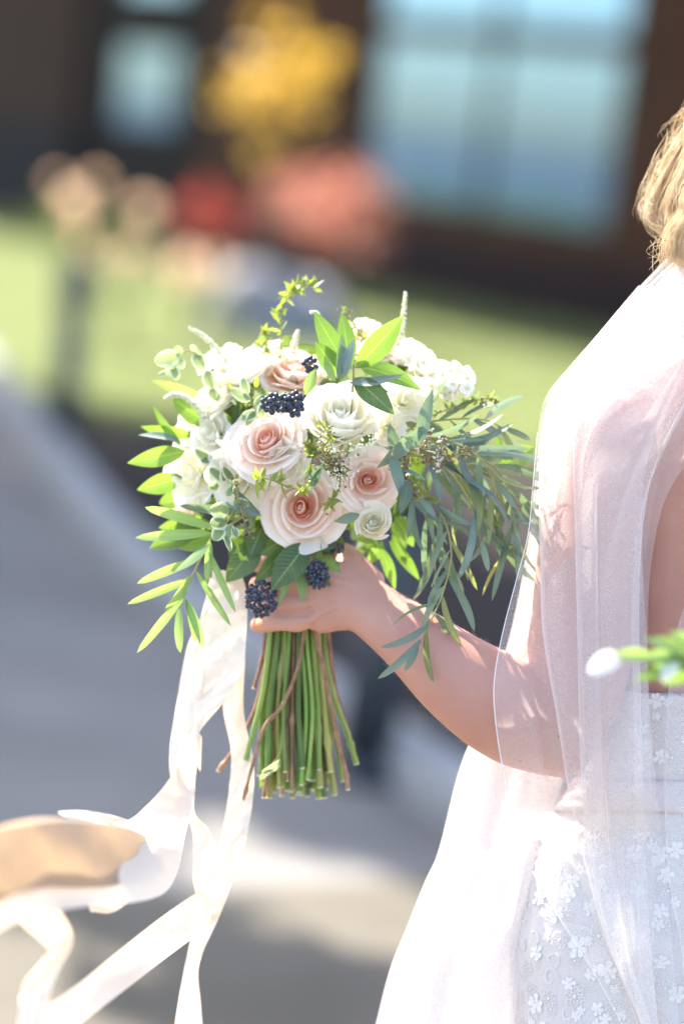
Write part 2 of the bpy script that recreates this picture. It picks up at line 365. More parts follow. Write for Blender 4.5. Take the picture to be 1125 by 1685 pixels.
# setting
M['asphalt'] = mat_plain('road_concrete', (0.118, 0.111, 0.102), (0.17, 0.16, 0.147), 1.2, 0.9, 0.2, 0.3)
M['paving'] = mat_plain('pale_paving', (0.078, 0.069, 0.053), (0.11, 0.097, 0.076), 2.0, 0.9, 0.2, 0.3)
M['kerb'] = mat_plain('kerb_concrete', (0.19, 0.19, 0.188), (0.25, 0.25, 0.245), 6, 0.85, 0.2, 0.2)
M['mulch'] = mat_plain('dark_mulch', (0.016, 0.013, 0.012), (0.028, 0.023, 0.021), 25, 0.95, 0.1, 0.8)
M['lawn'] = mat_plain('lawn_soil', (0.085, 0.11, 0.04), (0.12, 0.14, 0.055), 3, 0.95, 0.1, 0.4)
M['grass'] = mat_leaf('grass_blades', (0.105, 0.14, 0.045), (0.145, 0.175, 0.065), (0.24, 0.28, 0.09), 0.45, 0.5, 0.3, scale=1.2)
M['metal'] = mat_plain('dark_metal', (0.025, 0.029, 0.036), (0.035, 0.04, 0.047), 20, 0.5, 0.4)
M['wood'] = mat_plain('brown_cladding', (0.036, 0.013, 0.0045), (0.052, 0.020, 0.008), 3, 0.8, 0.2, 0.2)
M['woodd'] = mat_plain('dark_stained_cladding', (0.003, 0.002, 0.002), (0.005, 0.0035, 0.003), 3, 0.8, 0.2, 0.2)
M['pier'] = mat_plain('dark_brown_pier', (0.018, 0.0075, 0.004), (0.026, 0.011, 0.006), 3, 0.8, 0.2, 0.2)
M['plinth'] = mat_plain('maroon_brick', (0.012, 0.006, 0.007), (0.018, 0.009, 0.010), 8, 0.85, 0.2, 0.3)
M['stone'] = mat_plain('dark_slate', (0.007, 0.008, 0.010), (0.011, 0.013, 0.016), 5, 0.85, 0.2, 0.3)
M['frame'] = mat_plain('brown_frame', (0.03, 0.02, 0.016), (0.04, 0.028, 0.022), 5, 0.5, 0.3)
M['roof'] = mat_plain('roof_shingle', (0.04, 0.038, 0.036), (0.06, 0.055, 0.05), 6, 0.9, 0.1)
M['bark'] = mat_plain('bark', (0.05, 0.035, 0.025), (0.10, 0.075, 0.05), 14, 0.9, 0.1, 0.6)
M['boulder'] = mat_plain('pale_boulder', (0.20, 0.19, 0.21), (0.28, 0.27, 0.29), 6, 0.85, 0.2, 0.5)
M['yellow'] = mat_leaf('autumn_yellow', (0.46, 0.27, 0.03), (0.55, 0.38, 0.07), (0.70, 0.45, 0.06), 0.45, scale=3)
M['red'] = mat_leaf('autumn_red', (0.26, 0.04, 0.035), (0.34, 0.06, 0.05), (0.4, 0.07, 0.05), 0.45, scale=3)
M['salmon'] = mat_leaf('autumn_salmon', (0.36, 0.12, 0.085), (0.44, 0.19, 0.14), (0.5, 0.2, 0.14), 0.45, scale=3)
M['green'] = mat_leaf('shrub_green', (0.05, 0.09, 0.02), (0.08, 0.13, 0.03), (0.2, 0.3, 0.05), 0.4, scale=3)
M['panicle'] = mat_petal('dry_panicle', [(0, (0.86, 0.70, 0.56)), (1, (0.90, 0.76, 0.64))], (1, 0.9, 0.8), 0.5)
def mat_glass():
    m, n, l = mat_new('sky_reflecting_glass')
    out = n.new('ShaderNodeOutputMaterial'); g = n.new('ShaderNodeBsdfGlossy'); d = n.new('ShaderNodeBsdfDiffuse'); mx = n.new('ShaderNodeMixShader')
    g.inputs['Roughness'].default_value = 0.03; g.inputs[0].default_value = (0.36, 0.66, 1.0, 1); d.inputs[0].default_value = (0.02, 0.025, 0.03, 1)
    mx.inputs[0].default_value = 0.30
    l.new(d.outputs[0], mx.inputs[1]); l.new(g.outputs[0], mx.inputs[2]); l.new(mx.outputs[0], out.inputs['Surface'])
    return m
M['glass'] = mat_glass()

# ================================================================== SETTING
def quad_sheet(name, pts, z, mat, n=1):
    if sum(pts[i][0] * pts[(i + 1) % len(pts)][1] - pts[(i + 1) % len(pts)][0] * pts[i][1] for i in range(len(pts))) < 0: pts = pts[::-1]
    mb = MB(); mb.f.append(tuple(mb.add((p[0], p[1], z)) for p in pts))
    o = mb.build(name, mat, smooth=False, kind='structure'); return o
quad_sheet('ground', [(-400, -200), (400, -200), (400, 800), (-400, 800)], -0.012, M['asphalt'])
# curved kerb, seen from the road side
kc = [G(*p) for p in ((-420, 330), (-220, 440), (-110, 545), (-30, 650), (60, 775), (150, 900), (260, 1010), (400, 1122), (560, 1235), (740, 1365), (950, 1500), (1250, 1680), (1600, 1900))]
kc = [Vector((q[0], q[1], 0)) for q in catmull([(p.x, p.y) for p in kc], 6)]
def nrm2(i):
    t = kc[min(i + 1, len(kc) - 1)] - kc[max(i - 1, 0)]; n_ = Vector((-t.y, t.x, 0)).normalized()
    return n_ if n_.y > 0 else -n_
kin = [kc[i] + nrm2(i) * 0.15 for i in range(len(kc))]
quad_sheet('road', kc + [Vector((30, kc[-1].y, 0)), Vector((30, -30, 0)), Vector((-40, -30, 0)), Vector((-40, kc[0].y, 0))], -0.004, M['asphalt'])
la = G(-150, 672); lb = G(1300, 815); ld = (lb - la).normalized()
l0 = la - ld * 25; l1 = lb + ld * 8
far = Vector((0, 40, 0))
quad_sheet('planting_bed', kin + [Vector((14, kin[-1].y, 0)), Vector((14, 13, 0)), Vector((kin[0].x, 20, 0))], 0.004, M['mulch'])
lawn_pts = [p for p in kin if (p - la).cross(ld).z < 0][::-1]
quad_sheet('lawn', [l1 + far, Vector((-40, l1.y + 40, 0)), Vector((-40, kin[0].y, 0))] + lawn_pts[::-1] + [l1], 0.02, M['lawn'])
mb = MB()
for zz in (0,): mb.grid([[kc[i] + Vector((0, 0, -0.05)), kc[i] + Vector((0, 0, 0.09)), kc[i] + nrm2(i) * 0.012 + Vector((0, 0, 0.105)), kin[i] + Vector((0, 0, 0.105)), kin[i] + Vector((0, 0, -0.05))] for i in range(len(kc))])
mb.build('kerb', M['kerb'], smooth=False, kind='structure')
# pale paving band across the near road
pa = G(-300, 1500); pb = G(1100, 1420); pd = (pb - pa).normalized(); pn = Vector((pd.y, -pd.x, 0))
quad_sheet('paving', [pa - pd * 4, pb + pd * 4, pb + pd * 4 + pn * 8, pa - pd * 4 + pn * 8], 0.0, M['paving'])

# building facade plane
fa = G(0, 352); fb = G(950, 545)
fd = (fb - fa); fd.z = 0; fd.normalize(); fn = Vector((fd.y, -fd.x, 0))         # fn faces the camera
if fn.dot(CAMP - fa) < 0: fn = -fn
def FAC(px, py, off=0.0):
    r = ray(px, py); o_ = fa + fn * off
    t = (o_ - CAMP).dot(fn) / r.dot(fn); p = CAMP + r * t
    return (p - fa).dot(fd), p.z
def FP(s, z, off=0.0): 
    p = fa + fd * s + fn * off; return Vector((p.x, p.y, z))
bld = empty('building', FP(6, 0), 'dark brown clad building with wide blue reflecting windows behind the lawn', 'building')
def fbox(mb, s0, s1, z0, z1, o0, o1):
    mb.box(FP((s0 + s1) / 2, (z0 + z1) / 2, (o0 + o1) / 2), fd * abs(s1 - s0) / 2, fn * abs(o1 - o0) / 2, (0, 0, abs(z1 - z0) / 2))
sA, _ = FAC(120, 250); sB, _ = FAC(330, 300); sR, _ = FAC(1500, 400)
def rect(x0, y0, x1, y1, off=0.0):
    xm, ym = (x0 + x1) / 2, (y0 + y1) / 2
    return FAC(x0, ym, off)[0], FAC(x1, ym, off)[0], FAC(xm, y1, off)[1], FAC(xm, y0, off)[1]
REC = -0.06
W1 = rect(598, 72, 1012, 352)      # big window
W2 = rect(598, -190, 1024, 42); W2 = (W1[0], W1[1], W2[2], W2[3])     # window above
W3 = rect(178, 74, 290, 206, REC)  # window in the entrance recess
W4 = rect(172, -150, 340, -14, REC)
H = 6.5
mb = MB()
# right wall with opening round the two windows
fbox(mb, sB, W1[0], 0.62, H, -0.3, 0); fbox(mb, W1[1], sR, 0.62, H, -0.3, 0)
fbox(mb, W1[0], W1[1], 0.62, W1[2], -0.3, 0); fbox(mb, W1[0], W1[1], W2[3], H, -0.3, 0)
fbox(mb, W1[0], W1[1], W1[3], W2[2], -0.3, -0.005)
mb.build('wall', M['wood'], bld, smooth=False)
mb = MB(); fbox(mb, sB - 0.003, sR, 0, 0.62, -0.3, 0.06); mb.build('plinth', M['plinth'], bld, smooth=False)
mb = MB()
def around(mb, W, s0, s1, z0, z1, o0, o1):
    fbox(mb, s0, W[0], z0, z1, o0, o1); fbox(mb, W[1], s1, z0, z1, o0, o1)
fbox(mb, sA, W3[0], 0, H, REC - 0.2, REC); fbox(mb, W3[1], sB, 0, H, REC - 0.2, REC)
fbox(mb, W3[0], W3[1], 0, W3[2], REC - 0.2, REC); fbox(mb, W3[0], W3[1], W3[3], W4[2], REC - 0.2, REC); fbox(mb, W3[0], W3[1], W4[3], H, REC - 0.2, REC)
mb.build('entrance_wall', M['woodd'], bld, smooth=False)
mb = MB(); fbox(mb, sA - 12, sA - 0.003, 1.15, H, -0.3, 0); mb.build('pier', M['pier'], bld, smooth=False)
mb = MB(); fbox(mb, sA - 12, sA - 0.003, 0, 1.147, -0.3, 0.05); mb.build('pier_base', M['stone'], bld, smooth=False)
mb = MB(); fbox(mb, sA - 13, sR + 1, H, H + 0.25, -8, 2.2); mb.build('roof', M['roof'], bld, smooth=False)
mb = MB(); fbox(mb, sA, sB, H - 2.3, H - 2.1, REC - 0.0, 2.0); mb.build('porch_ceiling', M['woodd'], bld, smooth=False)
def window(W, cols, rows, off):
    s0, s1, z0, z1 = W; t = 0.012
    mb = MB()
    fbox(mb, s0, s1, z0, z0 + t, off - 0.12, off - 0.02); fbox(mb, s0, s1, z1 - t, z1, off - 0.12, off - 0.02)
    fbox(mb, s0, s0 + t, z0 + t, z1 - t, off - 0.12, off - 0.02); fbox(mb, s1 - t, s1, z0 + t, z1 - t, off - 0.12, off - 0.02)
    for c in range(1, cols):
        s = s0 + (s1 - s0) * c / cols; fbox(mb, s - t / 2, s + t / 2, z0 + t, z1 - t, off - 0.12, off - 0.02)
    fr = mb.build('window', M['frame'], bld, smooth=False)
    for c in range(cols):
        a = s0 + (s1 - s0) * c / cols + t / 2 + 0.002; b = s0 + (s1 - s0) * (c + 1) / cols - t / 2 - 0.002
        if c == 0: a += t / 2
        if c == cols - 1: b -= t / 2
        mb = MB(); fbox(mb, a, b, z0 + t, z1 - t, off - 0.09, off - 0.075)
        mb.build('pane', M['glass'], fr, smooth=False)
window(W1, 2, 1, 0); window(W2, 2, 1, 0); window(W3, 1, 1, REC); window(W4, 1, 1, REC)

# foliage clouds
def cloud(centers, n, size, soft=0.45, rng=None):
    """centers: list of (Vector, rx, rz); n leaf quads spread in clumps"""
    rng = rng or np.random.default_rng(3)
    wts = np.array([c[1] ** 2 * c[2] for c in centers]); wts /= wts.sum()
    idx = rng.choice(len(centers), n, p=wts)
    cc = np.array([tuple(c[0]) for c in centers]); rr = np.array([(c[1], c[1], c[2]) for c in centers])
    d = rng.normal(size=(n, 3)); d /= np.linalg.norm(d, axis=1)[:, None]
    p = cc[idx] + d * rr[idx] * (rng.random((n, 1)) ** soft) * (1.25 if soft > .6 else 1)
    a = rng.normal(size=(n, 3)); a /= np.linalg.norm(a, axis=1)[:, None]
    b = np.cross(a, rng.normal(size=(n, 3))); b /= np.linalg.norm(b, axis=1)[:, None]
    s = size * (0.6 + 0.8 * rng.random((n, 1)))
    v = np.stack([p - a * s, p + b * s * 0.5, p + a * s, p - b * s * 0.5], 1).reshape(-1, 3)
    return v, np.arange(n * 4).reshape(n, 4)
def tree(name, base, h, crown, n, leaf, mats, label, cat, trunk_r=0.06, seed=1, group=None):
    rng = np.random.default_rng(seed)
    e = empty(name, base, label, cat, group)
    base = Vector(base); mb = MB()
    top = base + Vector((0, 0, h))
    mb.tube([base, base + Vector((0.03, 0, h * 0.4)), base + Vector((-0.02, 0.02, h * 0.7)), top], [trunk_r, trunk_r * 0.8, trunk_r * 0.55, trunk_r * 0.2], 8)
    tr = mb.build('trunk', mats[1], e)
    cs = []
    for (off, r, rz) in crown:
        c = base + Vector(off); 
        for k in range(7):
            d = Vector(rng.normal(size=3)); d.normalize()
            cs.append((c + Vector((d.x * r, d.y * r, d.z * rz)) * 0.65, r * 0.5, rz * 0.5))
        mb = MB(); s_ = base + Vector((0, 0, h * 0.45)); mb.tube([s_, (s_ + c) / 2 + Vector((0, 0, 0.05 * h)), c], [trunk_r * 0.5, trunk_r * 0.35, trunk_r * 0.1], 6)
        mb.build('limb', mats[1], tr)
    v, f = cloud(cs, n, leaf, rng=rng)
    np_mesh('crown', v, f, mats[0], e)
    return e
def at(px, py, dist):
    """ground position below the point seen at pixel (px,py) at horizontal distance dist, and its height"""
    r = ray(px, py); t = dist / math.hypot(r.x, r.y); p = CAMP + r * t
    return p
# yellow sapling
c = at(445, 140, 17.5); base = Vector((c.x, c.y, 0.0)); hz = c.z
tree('autumn_tree', base, hz + 0.5, [((0, 0, hz + 0.15), 0.36, 0.38), ((0.18, 0, hz - 0.1), 0.3, 0.25), ((-0.25, 0.1, hz), 0.2, 0.3), ((0.05, 0, hz - 0.42), 0.22, 0.18), ((0.28, 0, hz + .25), 0.22, 0.2)], 230, 0.06,
     (M['yellow'], M['bark']), 'young tree with golden yellow autumn leaves in front of the building', 'tree', 0.03, 4)
def shrub(name, px, py, dist, r, rz, n, leaf, mat, label, seed):
    c = at(px, py, dist); e = empty(name, (c.x, c.y, 0), label, 'shrub', None)
    rng = np.random.default_rng(seed); cs = []
    for k in range(9):
        d = Vector(rng.normal(size=3)); d.normalize()
        cs.append((Vector(c) + Vector((d.x * r, d.y * r, d.z * rz)) * 0.6, r * 0.5, rz * 0.5))
    mb = MB()
    for k in range(7):
        t = cs[k][0]; mb.tube([(c.x + rng.normal() * 0.05, c.y + rng.normal() * 0.05, 0), ((c.x + t.x) / 2, (c.y + t.y) / 2, t.z * 0.5), t], [0.018, 0.013, 0.006], 5)
    mb.build('branches', M['bark'], e)
    v, f = cloud(cs, n, leaf, 0.8, rng=rng); np_mesh('foliage', v, f, mat, e)
    return e
shrub('red_shrub', 352, 345, 19.5, 0.30, 0.24, 260, 0.05, M['red'], 'small deep red autumn shrub beside the pale flower heads', 5)
shrub('salmon_shrub', 555, 345, 18.5, 0.60, 0.40, 420, 0.055, M['salmon'], 'wide salmon red autumn shrub below the yellow tree', 6)
# pale hydrangea heads
def hydrangea(name, heads, dist, label, seed):
    rng = np.random.default_rng(seed)
    c0 = at(heads[0][0], heads[0][1], dist); e = empty(name, (c0.x, c0.y, 0), label, 'shrub', 'pale flowering shrubs on the lawn')
    cs = []
    for (px, py, r) in heads:
        r *= 1.2; c = at(px, py, dist + rng.normal() * 0.3); v, f = cloud([(c, r, r * 1.15)], 90, r * 0.40, rng=rng)
        np_mesh('flower_head', v, f, M['panicle'], e)
        mb = MB(); mb.tube([(c0.x, c0.y, 0), ((c.x + c0.x) / 2, (c.y + c0.y) / 2, c.z * 0.55), c], [0.012, 0.009, 0.005], 5); mb.build('stalk', M['bark'], e)
        cs.append((Vector((c.x, c.y, c.z - 0.2)), 0.14, 0.14))
    v, f = cloud(cs, 160, 0.03, rng=rng); np_mesh('foliage', v, f, M['green'], e)
hydrangea('hydrangea', [(122, 345, 0.085), (160, 300, 0.04), (95, 300, 0.035), (130, 395, 0.05)], 15.5, 'tallest pale pink panicle shrub above the dark bollard', 11)
hydrangea('hydrangea', [(222, 425, 0.085), (238, 345, 0.06), (165, 428, 0.045)], 15.8, 'pale panicle shrub with three heads near the middle of the lawn edge', 12)
hydrangea('hydrangea', [(308, 446, 0.09), (355, 440, 0.06)], 16.2, 'lowest cream panicle shrub beside the grey boulders', 13)
def boulder(px, py, dist, r, label, seed):
    c = at(px, py, dist); mb = MB(); mb.ball((c.x, c.y, r * 0.45), r, 12, 8)
    mb.v = [tuple(Vector(p) + (Vector(p) - Vector((c.x, c.y, r * 0.45))) * (0.35 * noise.noise(Vector(p) * 3 + Vector((seed, 0, 0))))) for p in mb.v]
    mb.v = [(p[0], p[1], (p[2]) * 0.8) for p in mb.v]
    tag(mb.build('boulder', M['boulder'], origin=(c.x, c.y, 0)), label, 'boulder', 'boulders at the lawn edge')
boulder(440, 430, 17.2, 0.42, 'large pale grey boulder in front of the red shrubs', 1)
boulder(505, 440, 17.6, 0.34, 'smaller grey boulder under the salmon shrub', 4)
# bollards along the kerb
def bollard(px, py, label, h=0.86):
    g = G(px, py); e = empty('bollard', (g.x, g.y, 0), label, 'bollard', 'bollards along the kerb')
    z = Vector((0, 0, 1)); b0 = Vector((g.x, g.y, 0))
    mb = MB(); mb.tube([b0 + z * a for a in (0, 0.02, 0.021, 0.05)], [0.13, 0.13, 0.105, 0.10], 20); mb.build('foot', M['metal'], e)
    mb = MB(); mb.tube([b0 + z * a for a in (0.05, 0.3, h * 0.78)], [0.075, 0.066, 0.06], 20); mb.build('post', M['metal'], e)
    mb = MB(); mb.tube([b0 + z * a for a in (h * 0.78, h * 0.8, h * 0.83, h * 0.84, h * 0.95, h)], [0.072, 0.09, 0.09, 0.08, 0.07, 0.02], 20); mb.build('cap', M['metal'], e)
bollard(100, 742, 'distant dark bollard standing against the sunlit lawn')
bollard(600, 1272, 'dark bollard behind the flower stems and the wrist')
# grass
rng = np.random.default_rng(21)
n = 60000
la2, lb2 = np.array(l0), np.array(l1)
t = rng.random((n, 1)) ; dd = rng.random((n, 1)) ** 1.5 * 16
p = la2 + (lb2 - la2) * t + np.array((0, 1, 0)) * dd
kx_, ky_ = np.array([q.x for q in kin]), np.array([q.y for q in kin]); keep = p[:, 1] > np.interp(p[:, 0], kx_, ky_) + 0.05
p = p[keep]; n = len(p)
p[:, 2] = 0.02
ang = rng.random(n) * 6.283; hgt = 0.05 + 0.05 * rng.random(n); wd = 0.006 + 0.004 * rng.random(n)
sx = np.stack([np.cos(ang) * wd, np.sin(ang) * wd, np.zeros(n)], 1); lean = np.stack([rng.normal(size=n) * 0.02, rng.normal(size=n) * 0.02, hgt], 1)
v = np.stack([p - sx, p + sx, p + lean], 1).reshape(-1, 3)
np_mesh('grass', v, np.arange(n * 3).reshape(n, 3), M['grass'], None, 'stuff')
# unseen trees added off to the left, crowns aimed to shade road and bed
def shade_caster(tx, ty, hh, r, label, seed, n=2600):
    q = min(1.2, r * 0.8); g = Vector((tx, ty, 0)) ; h = SUN * (hh / SUN.z); b = g + Vector((h.x, h.y, 0))
    tree('added_shade_tree', (b.x, b.y, 0), hh + 0.5, [((0, 0, hh), r * 0.7, q), ((r * 0.5, r * .1, hh - 0.2 * q), r * 0.6, q * .85), ((-r * 0.5, -r * .15, hh), r * 0.6, q * .85), ((0.05 * r, r * 0.5, hh + 0.2 * q), r * 0.6, q * .8), ((0, -r * 0.5, hh + 0.15 * q), r * 0.6, q * .8)],
         n, 0.16, (M['green'], M['bark']), label, 'tree', 0.14, seed, 'unseen trees added left of the road for shade')
for (tx, ty, hh, r, lab, sd) in ((1.1, 6.2, 7.4, 1.3, 'slim unseen tree added to shade the road', 35), (0.2, 6.3, 6.9, 1.0, 'narrow unseen tree added to shade the road', 38), (-1.7, 11.6, 6.4, 0.9, 'small unseen tree added to shade the kerb', 36), (0.05, 4.2, 5.2, 0.36, 'lightest unseen sapling added to shade the road', 37), (0.6, 5.65, 7.2, 0.6, 'thin unseen tree added for shade, with the smallest high crown', 40), (-0.9, 5.75, 7.0, 0.95, 'unseen tree added for shade, with a small round crown', 39), (-2.0, 7.3, 6.0, 2.0, 'unseen tree added to shade the road, nearest one', 31), (0.6, 7.4, 6.6, 2.0, 'unseen tree added to shade the road, middle one', 32), (2.2, 6.6, 10.5, 1.8, 'unseen tree added to shade the road, tall middle one', 34), (-1.0, 9.6, 6.2, 1.5, 'unseen tree added to shade the road, farthest one', 33)):
    shade_caster(tx, ty, hh, r, lab, sd, 5000 if r > 1.2 else 1300 if r > .5 else 160)

# ================================================================== BRIDE
def loft(mb, pts, seg=28, n=6):
    """pts: (px,py,pz,ra,rb) in photo pixels; ra in the picture plane, rb towards the camera; capped with rounded ends"""
    c = catmull(pts, n)
    ps = [P(a[0], a[1], a[2]) for a in c]; ra = [a[3] * K for a in c]; rb = [a[4] * K for a in c]
    # rounded caps
    def cap(p0, p1, r0_, r1_):
        d = (p0 - p1).normalized(); out = []
        for a in (30, 60, 82):
            out.append((p0 + d * math.sin(R_(a)) * min(r0_, r1_), math.cos(R_(a))))
        return out
    s0 = cap(ps[0], ps[1], ra[0], rb[0])[::-1]; s1 = cap(ps[-1], ps[-2], ra[-1], rb[-1])
    P_ = [x[0] for x in s0] + ps + [x[0] for x in s1]
    A_ = [ra[0] * x[1] for x in s0] + ra + [ra[-1] * x[1] for x in s1]
    B_ = [rb[0] * x[1] for x in s0] + rb + [rb[-1] * x[1] for x in s1]
    mb.tube(P_, A_, seg, True, B_, NR)
body = MB()
# torso, neck, head seen from behind
loft(body, [(1292, 420, -110, 62, 62), (1288, 520, -105, 66, 64), (1284, 575, -100, 120, 70), (1278, 625, -95, 210, 84), (1274, 680, -90, 268, 98), (1268, 760, -80, 272, 112),
            (1258, 870, -85, 250, 118), (1240, 1000, -90, 228, 112), (1225, 1150, -95, 226, 106), (1212, 1290, -100, 252, 108), (1202, 1400, -95, 305, 135), (1192, 1550, -90, 338, 165), (1188, 1680, -100, 330, 160)], 40)
loft(body, [(1300, 350, -110, 138, 150), (1308, 250, -120, 148, 172), (1312, 170, -130, 120, 150)], 28)
loft(body, [(1300, 320, -270, 18, 22), (1300, 355, -300, 26, 26)], 14)          # nose, turned away
loft(body, [(1300, 420, -235, 46, 36), (1300, 440, -240, 40, 30)], 16)          # chin
loft(body, [(1155, 310, -110, 10, 26), (1158, 360, -110, 8, 16)], 12); loft(body, [(1452, 310, -110, 10, 26), (1450, 360, -110, 8, 16)], 12)   # ears
# left arm and hand
loft(body, [(1110, 690, -70, 80, 90), (1030, 715, -52, 92, 88), (990, 790, -40, 88, 84), (970, 910, -30, 86, 80), (958, 1040, -22, 88, 78), (935, 1150, -12, 84, 76), (905, 1205, -8, 74, 72)], 30)
loft(body, [(915, 1205, -8, 76, 72), (865, 1182, 0, 85, 74), (815, 1156, 0, 84, 72), (750, 1112, -12, 74, 62), (685, 1058, -38, 60, 50), (632, 1018, -66, 51, 38), (600, 995, -84, 50, 33), (565, 983, -96, 58, 29), (528, 980, -104, 64, 27), (508, 981, -110, 58, 20)], 30)
for (y0, y1, y2, r) in ((924, 925, 930, 16.5), (959, 960, 963, 17), (993, 994, 996, 16.4), (1024, 1026, 1027, 14.6)):
    loft(body, [(520, (y0 + 978) / 2, -106, r, r), (494, y0, -104, r * 1.12, r * 1.15), (466, (y0 + y1) / 2, -108, r * 0.92, r * .9), (442, y1, -122, r * 1.06, r * 1.05), (428, y1 + 2, -152, r * 0.9, r * 0.9), (424, y1 + 3, -180, r * 0.94, r * 0.9), (432, y2, -212, r * 0.82, r * 0.8), (452, y2, -238, r * 0.74, r * 0.7)], 14, 4)
loft(body, [(598, 965, -95, 40, 26), (580, 934, -112, 29, 24), (568, 915, -150, 22, 20), (552, 912, -200, 21, 18), (522, 914, -238, 17, 15)], 16, 4)
# right arm hanging in front, outside the picture; legs under the gown
loft(body, [(1450, 690, -70, 80, 90), (1530, 720, -60, 88, 86), (1560, 850, -60, 84, 80), (1575, 1010, -70, 80, 76), (1585, 1150, -90, 72, 72), (1590, 1250, -190, 66, 62), (1580, 1330, -300, 48, 46), (1570, 1390, -370, 56, 32)], 24)
for dy in (0, 18, 36, 54):
    loft(body, [(1550 + dy, 1400, -380, 14, 14), (1545 + dy, 1450, -410, 13, 13), (1540 + dy, 1480, -440, 11, 11)], 10, 3)
loft(body, [(1520, 1385, -370, 16, 16), (1500, 1420, -400, 14, 14)], 10, 3)
def floor_pt(px, py, pz, z): 
    p = P(px, py, pz); return Vector((p.x, p.y, z))
for sx in (-150, 150):
    h = P(1185 + sx, 1640, -100); k = Vector((h.x - 0.03 , h.y, 0.47)); a = Vector((h.x - 0.03, h.y + 0.01, 0.085))
    body.tube([h, (h + k) / 2, k, (k + a) / 2 + Vector((0, -0.012, 0.05)), a, a + Vector((0, 0.0, -0.05))], [0.088, 0.078, 0.056, 0.053, 0.035, 0.034], 20)
    body.tube([a + Vector((0, -0.03, -0.045)), a + Vector((0, 0.05, -0.045)), a + Vector((0, 0.14, -0.06)), a + Vector((0, 0.18, -0.065))], [0.03, 0.036, 0.036, 0.018], 14, True, [0.038, 0.034, 0.022, 0.012])
for (y0, r) in ((924, 17), (959, 18), (993, 17), (1022, 15)):
    loft(body, [(498, y0, -93, r * .62, r * .55), (488, y0 + 1, -93, r * .55, r * .5)], 10, 3)
    loft(body, [(586, (y0 + 2 * 985) / 3, -66, 4, 4), (545, (y0 + 980) / 2, -74, 5, 5), (505, y0, -88, 6, 6)], 8, 4)
def remesh(mb, name, voxel, smooth_it, mat, origin):
    o = mb.build(name, mat, origin=origin)
    mo = o.modifiers.new('r', 'REMESH'); mo.mode = 'VOXEL'; mo.voxel_size = voxel; mo.use_smooth_shade = True
    sm = o.modifiers.new('s', 'SMOOTH'); sm.factor = 0.5; sm.iterations = smooth_it
    dg = bpy.context.evaluated_depsgraph_get(); dg.update()
    me = bpy.data.meshes.new_from_object(o.evaluated_get(dg)); o.modifiers.clear(); o.data = me
    me.polygons.foreach_set('use_smooth', [True] * len(me.polygons)); me.name = name
    if not me.materials: me.materials.append(mat)
    return o
gy = P(1188, 1500, -100)
bride = remesh(body, 'person', 0.0017, 4, M['skin'], (gy.x, gy.y, 0))
tag(bride, 'bride seen from behind in a lace gown and tulle veil, arm out holding the bouquet', 'person')

# gown: fitted low back, then a skirt to the ground
secs = [(1125, 1228, 233, 116), (1200, 1220, 240, 113), (1290, 1212, 262, 116), (1400, 1202, 318, 142), (1550, 1192, 352, 175), (1680, 1188, 352, 182), (1850, 1180, 370, 195)]
def gown_pt(y, th):
    """th 0 = towards the camera, measured round the body"""
    ys = [s[0] for s in secs]
    c = np.interp(y, ys, [s[1] for s in secs]); ra = np.interp(y, ys, [s[2] for s in secs]); rb = np.interp(y, ys, [s[3] for s in secs])
    return c + ra * math.sin(th), y, -95 + rb * math.cos(th), ra
fold = lambda th, y: 1 + 0.0
mb = MB(); rows = []
sec_s = catmull(secs, 6)
secs = [tuple(s) for s in sec_s]
for i, y in enumerate(np.linspace(1128, 1850, 60)):
    row = []
    for k in range(73):
        th = -math.pi + 2 * math.pi * k / 72
        yy = y + (18 * math.cos(th * 1.0) if i == 0 else 0) + 5 * math.sin(k * 2.9) * (i == 0)
        x, _, z, ra = gown_pt(y, th)
        row.append(P(x, yy, z))
    rows.append(row)
for i, zt in enumerate(np.linspace(0.0, 1.0, 12)[1:]):
    row = []
    for k in range(73):
        th = -math.pi + 2 * math.pi * k / 72
        q = rows[59][k]; cx, _, cz, _ = gown_pt(1850, th); ctr = P(1180, 1850, -95)
        f = 1 + 0.55 * zt ** 1.5 + 0.05 * zt * math.sin(th * 9)
        tr = (0.35 * zt ** 2) * max(0, math.cos(th))
        row.append(Vector((ctr.x + (q.x - ctr.x) * f, ctr.y + (q.y - ctr.y) * f - tr, q.z * (1 - zt) + 0.012 * zt)))
    rows.append(row)
mb.grid(rows)
gown = mb.build('gown', M['gown'], bride, label='ivory lace gown with a low back')
# sash
mb = MB(); rows = []
for j, (y, off) in enumerate(((1290, 2), (1291, 7), (1300, 9), (1308, 8), (1316, 9.5), (1326, 8), (1334, 9), (1341, 6), (1342, 1))):
    row = []
    for k in range(73):
        th = -math.pi + 2 * math.pi * k / 72
        x, _, z, ra = gown_pt(y, th)
        row.append(P(x + off * math.sin(th), y + 10 * math.sin(th) + 2 * math.sin(th * 5 + j), z + off * math.cos(th)))
    rows.append(row)
mb.grid(rows); mb.build('sash', M['belt'], bride, label='dusty pink satin sash at the waist')
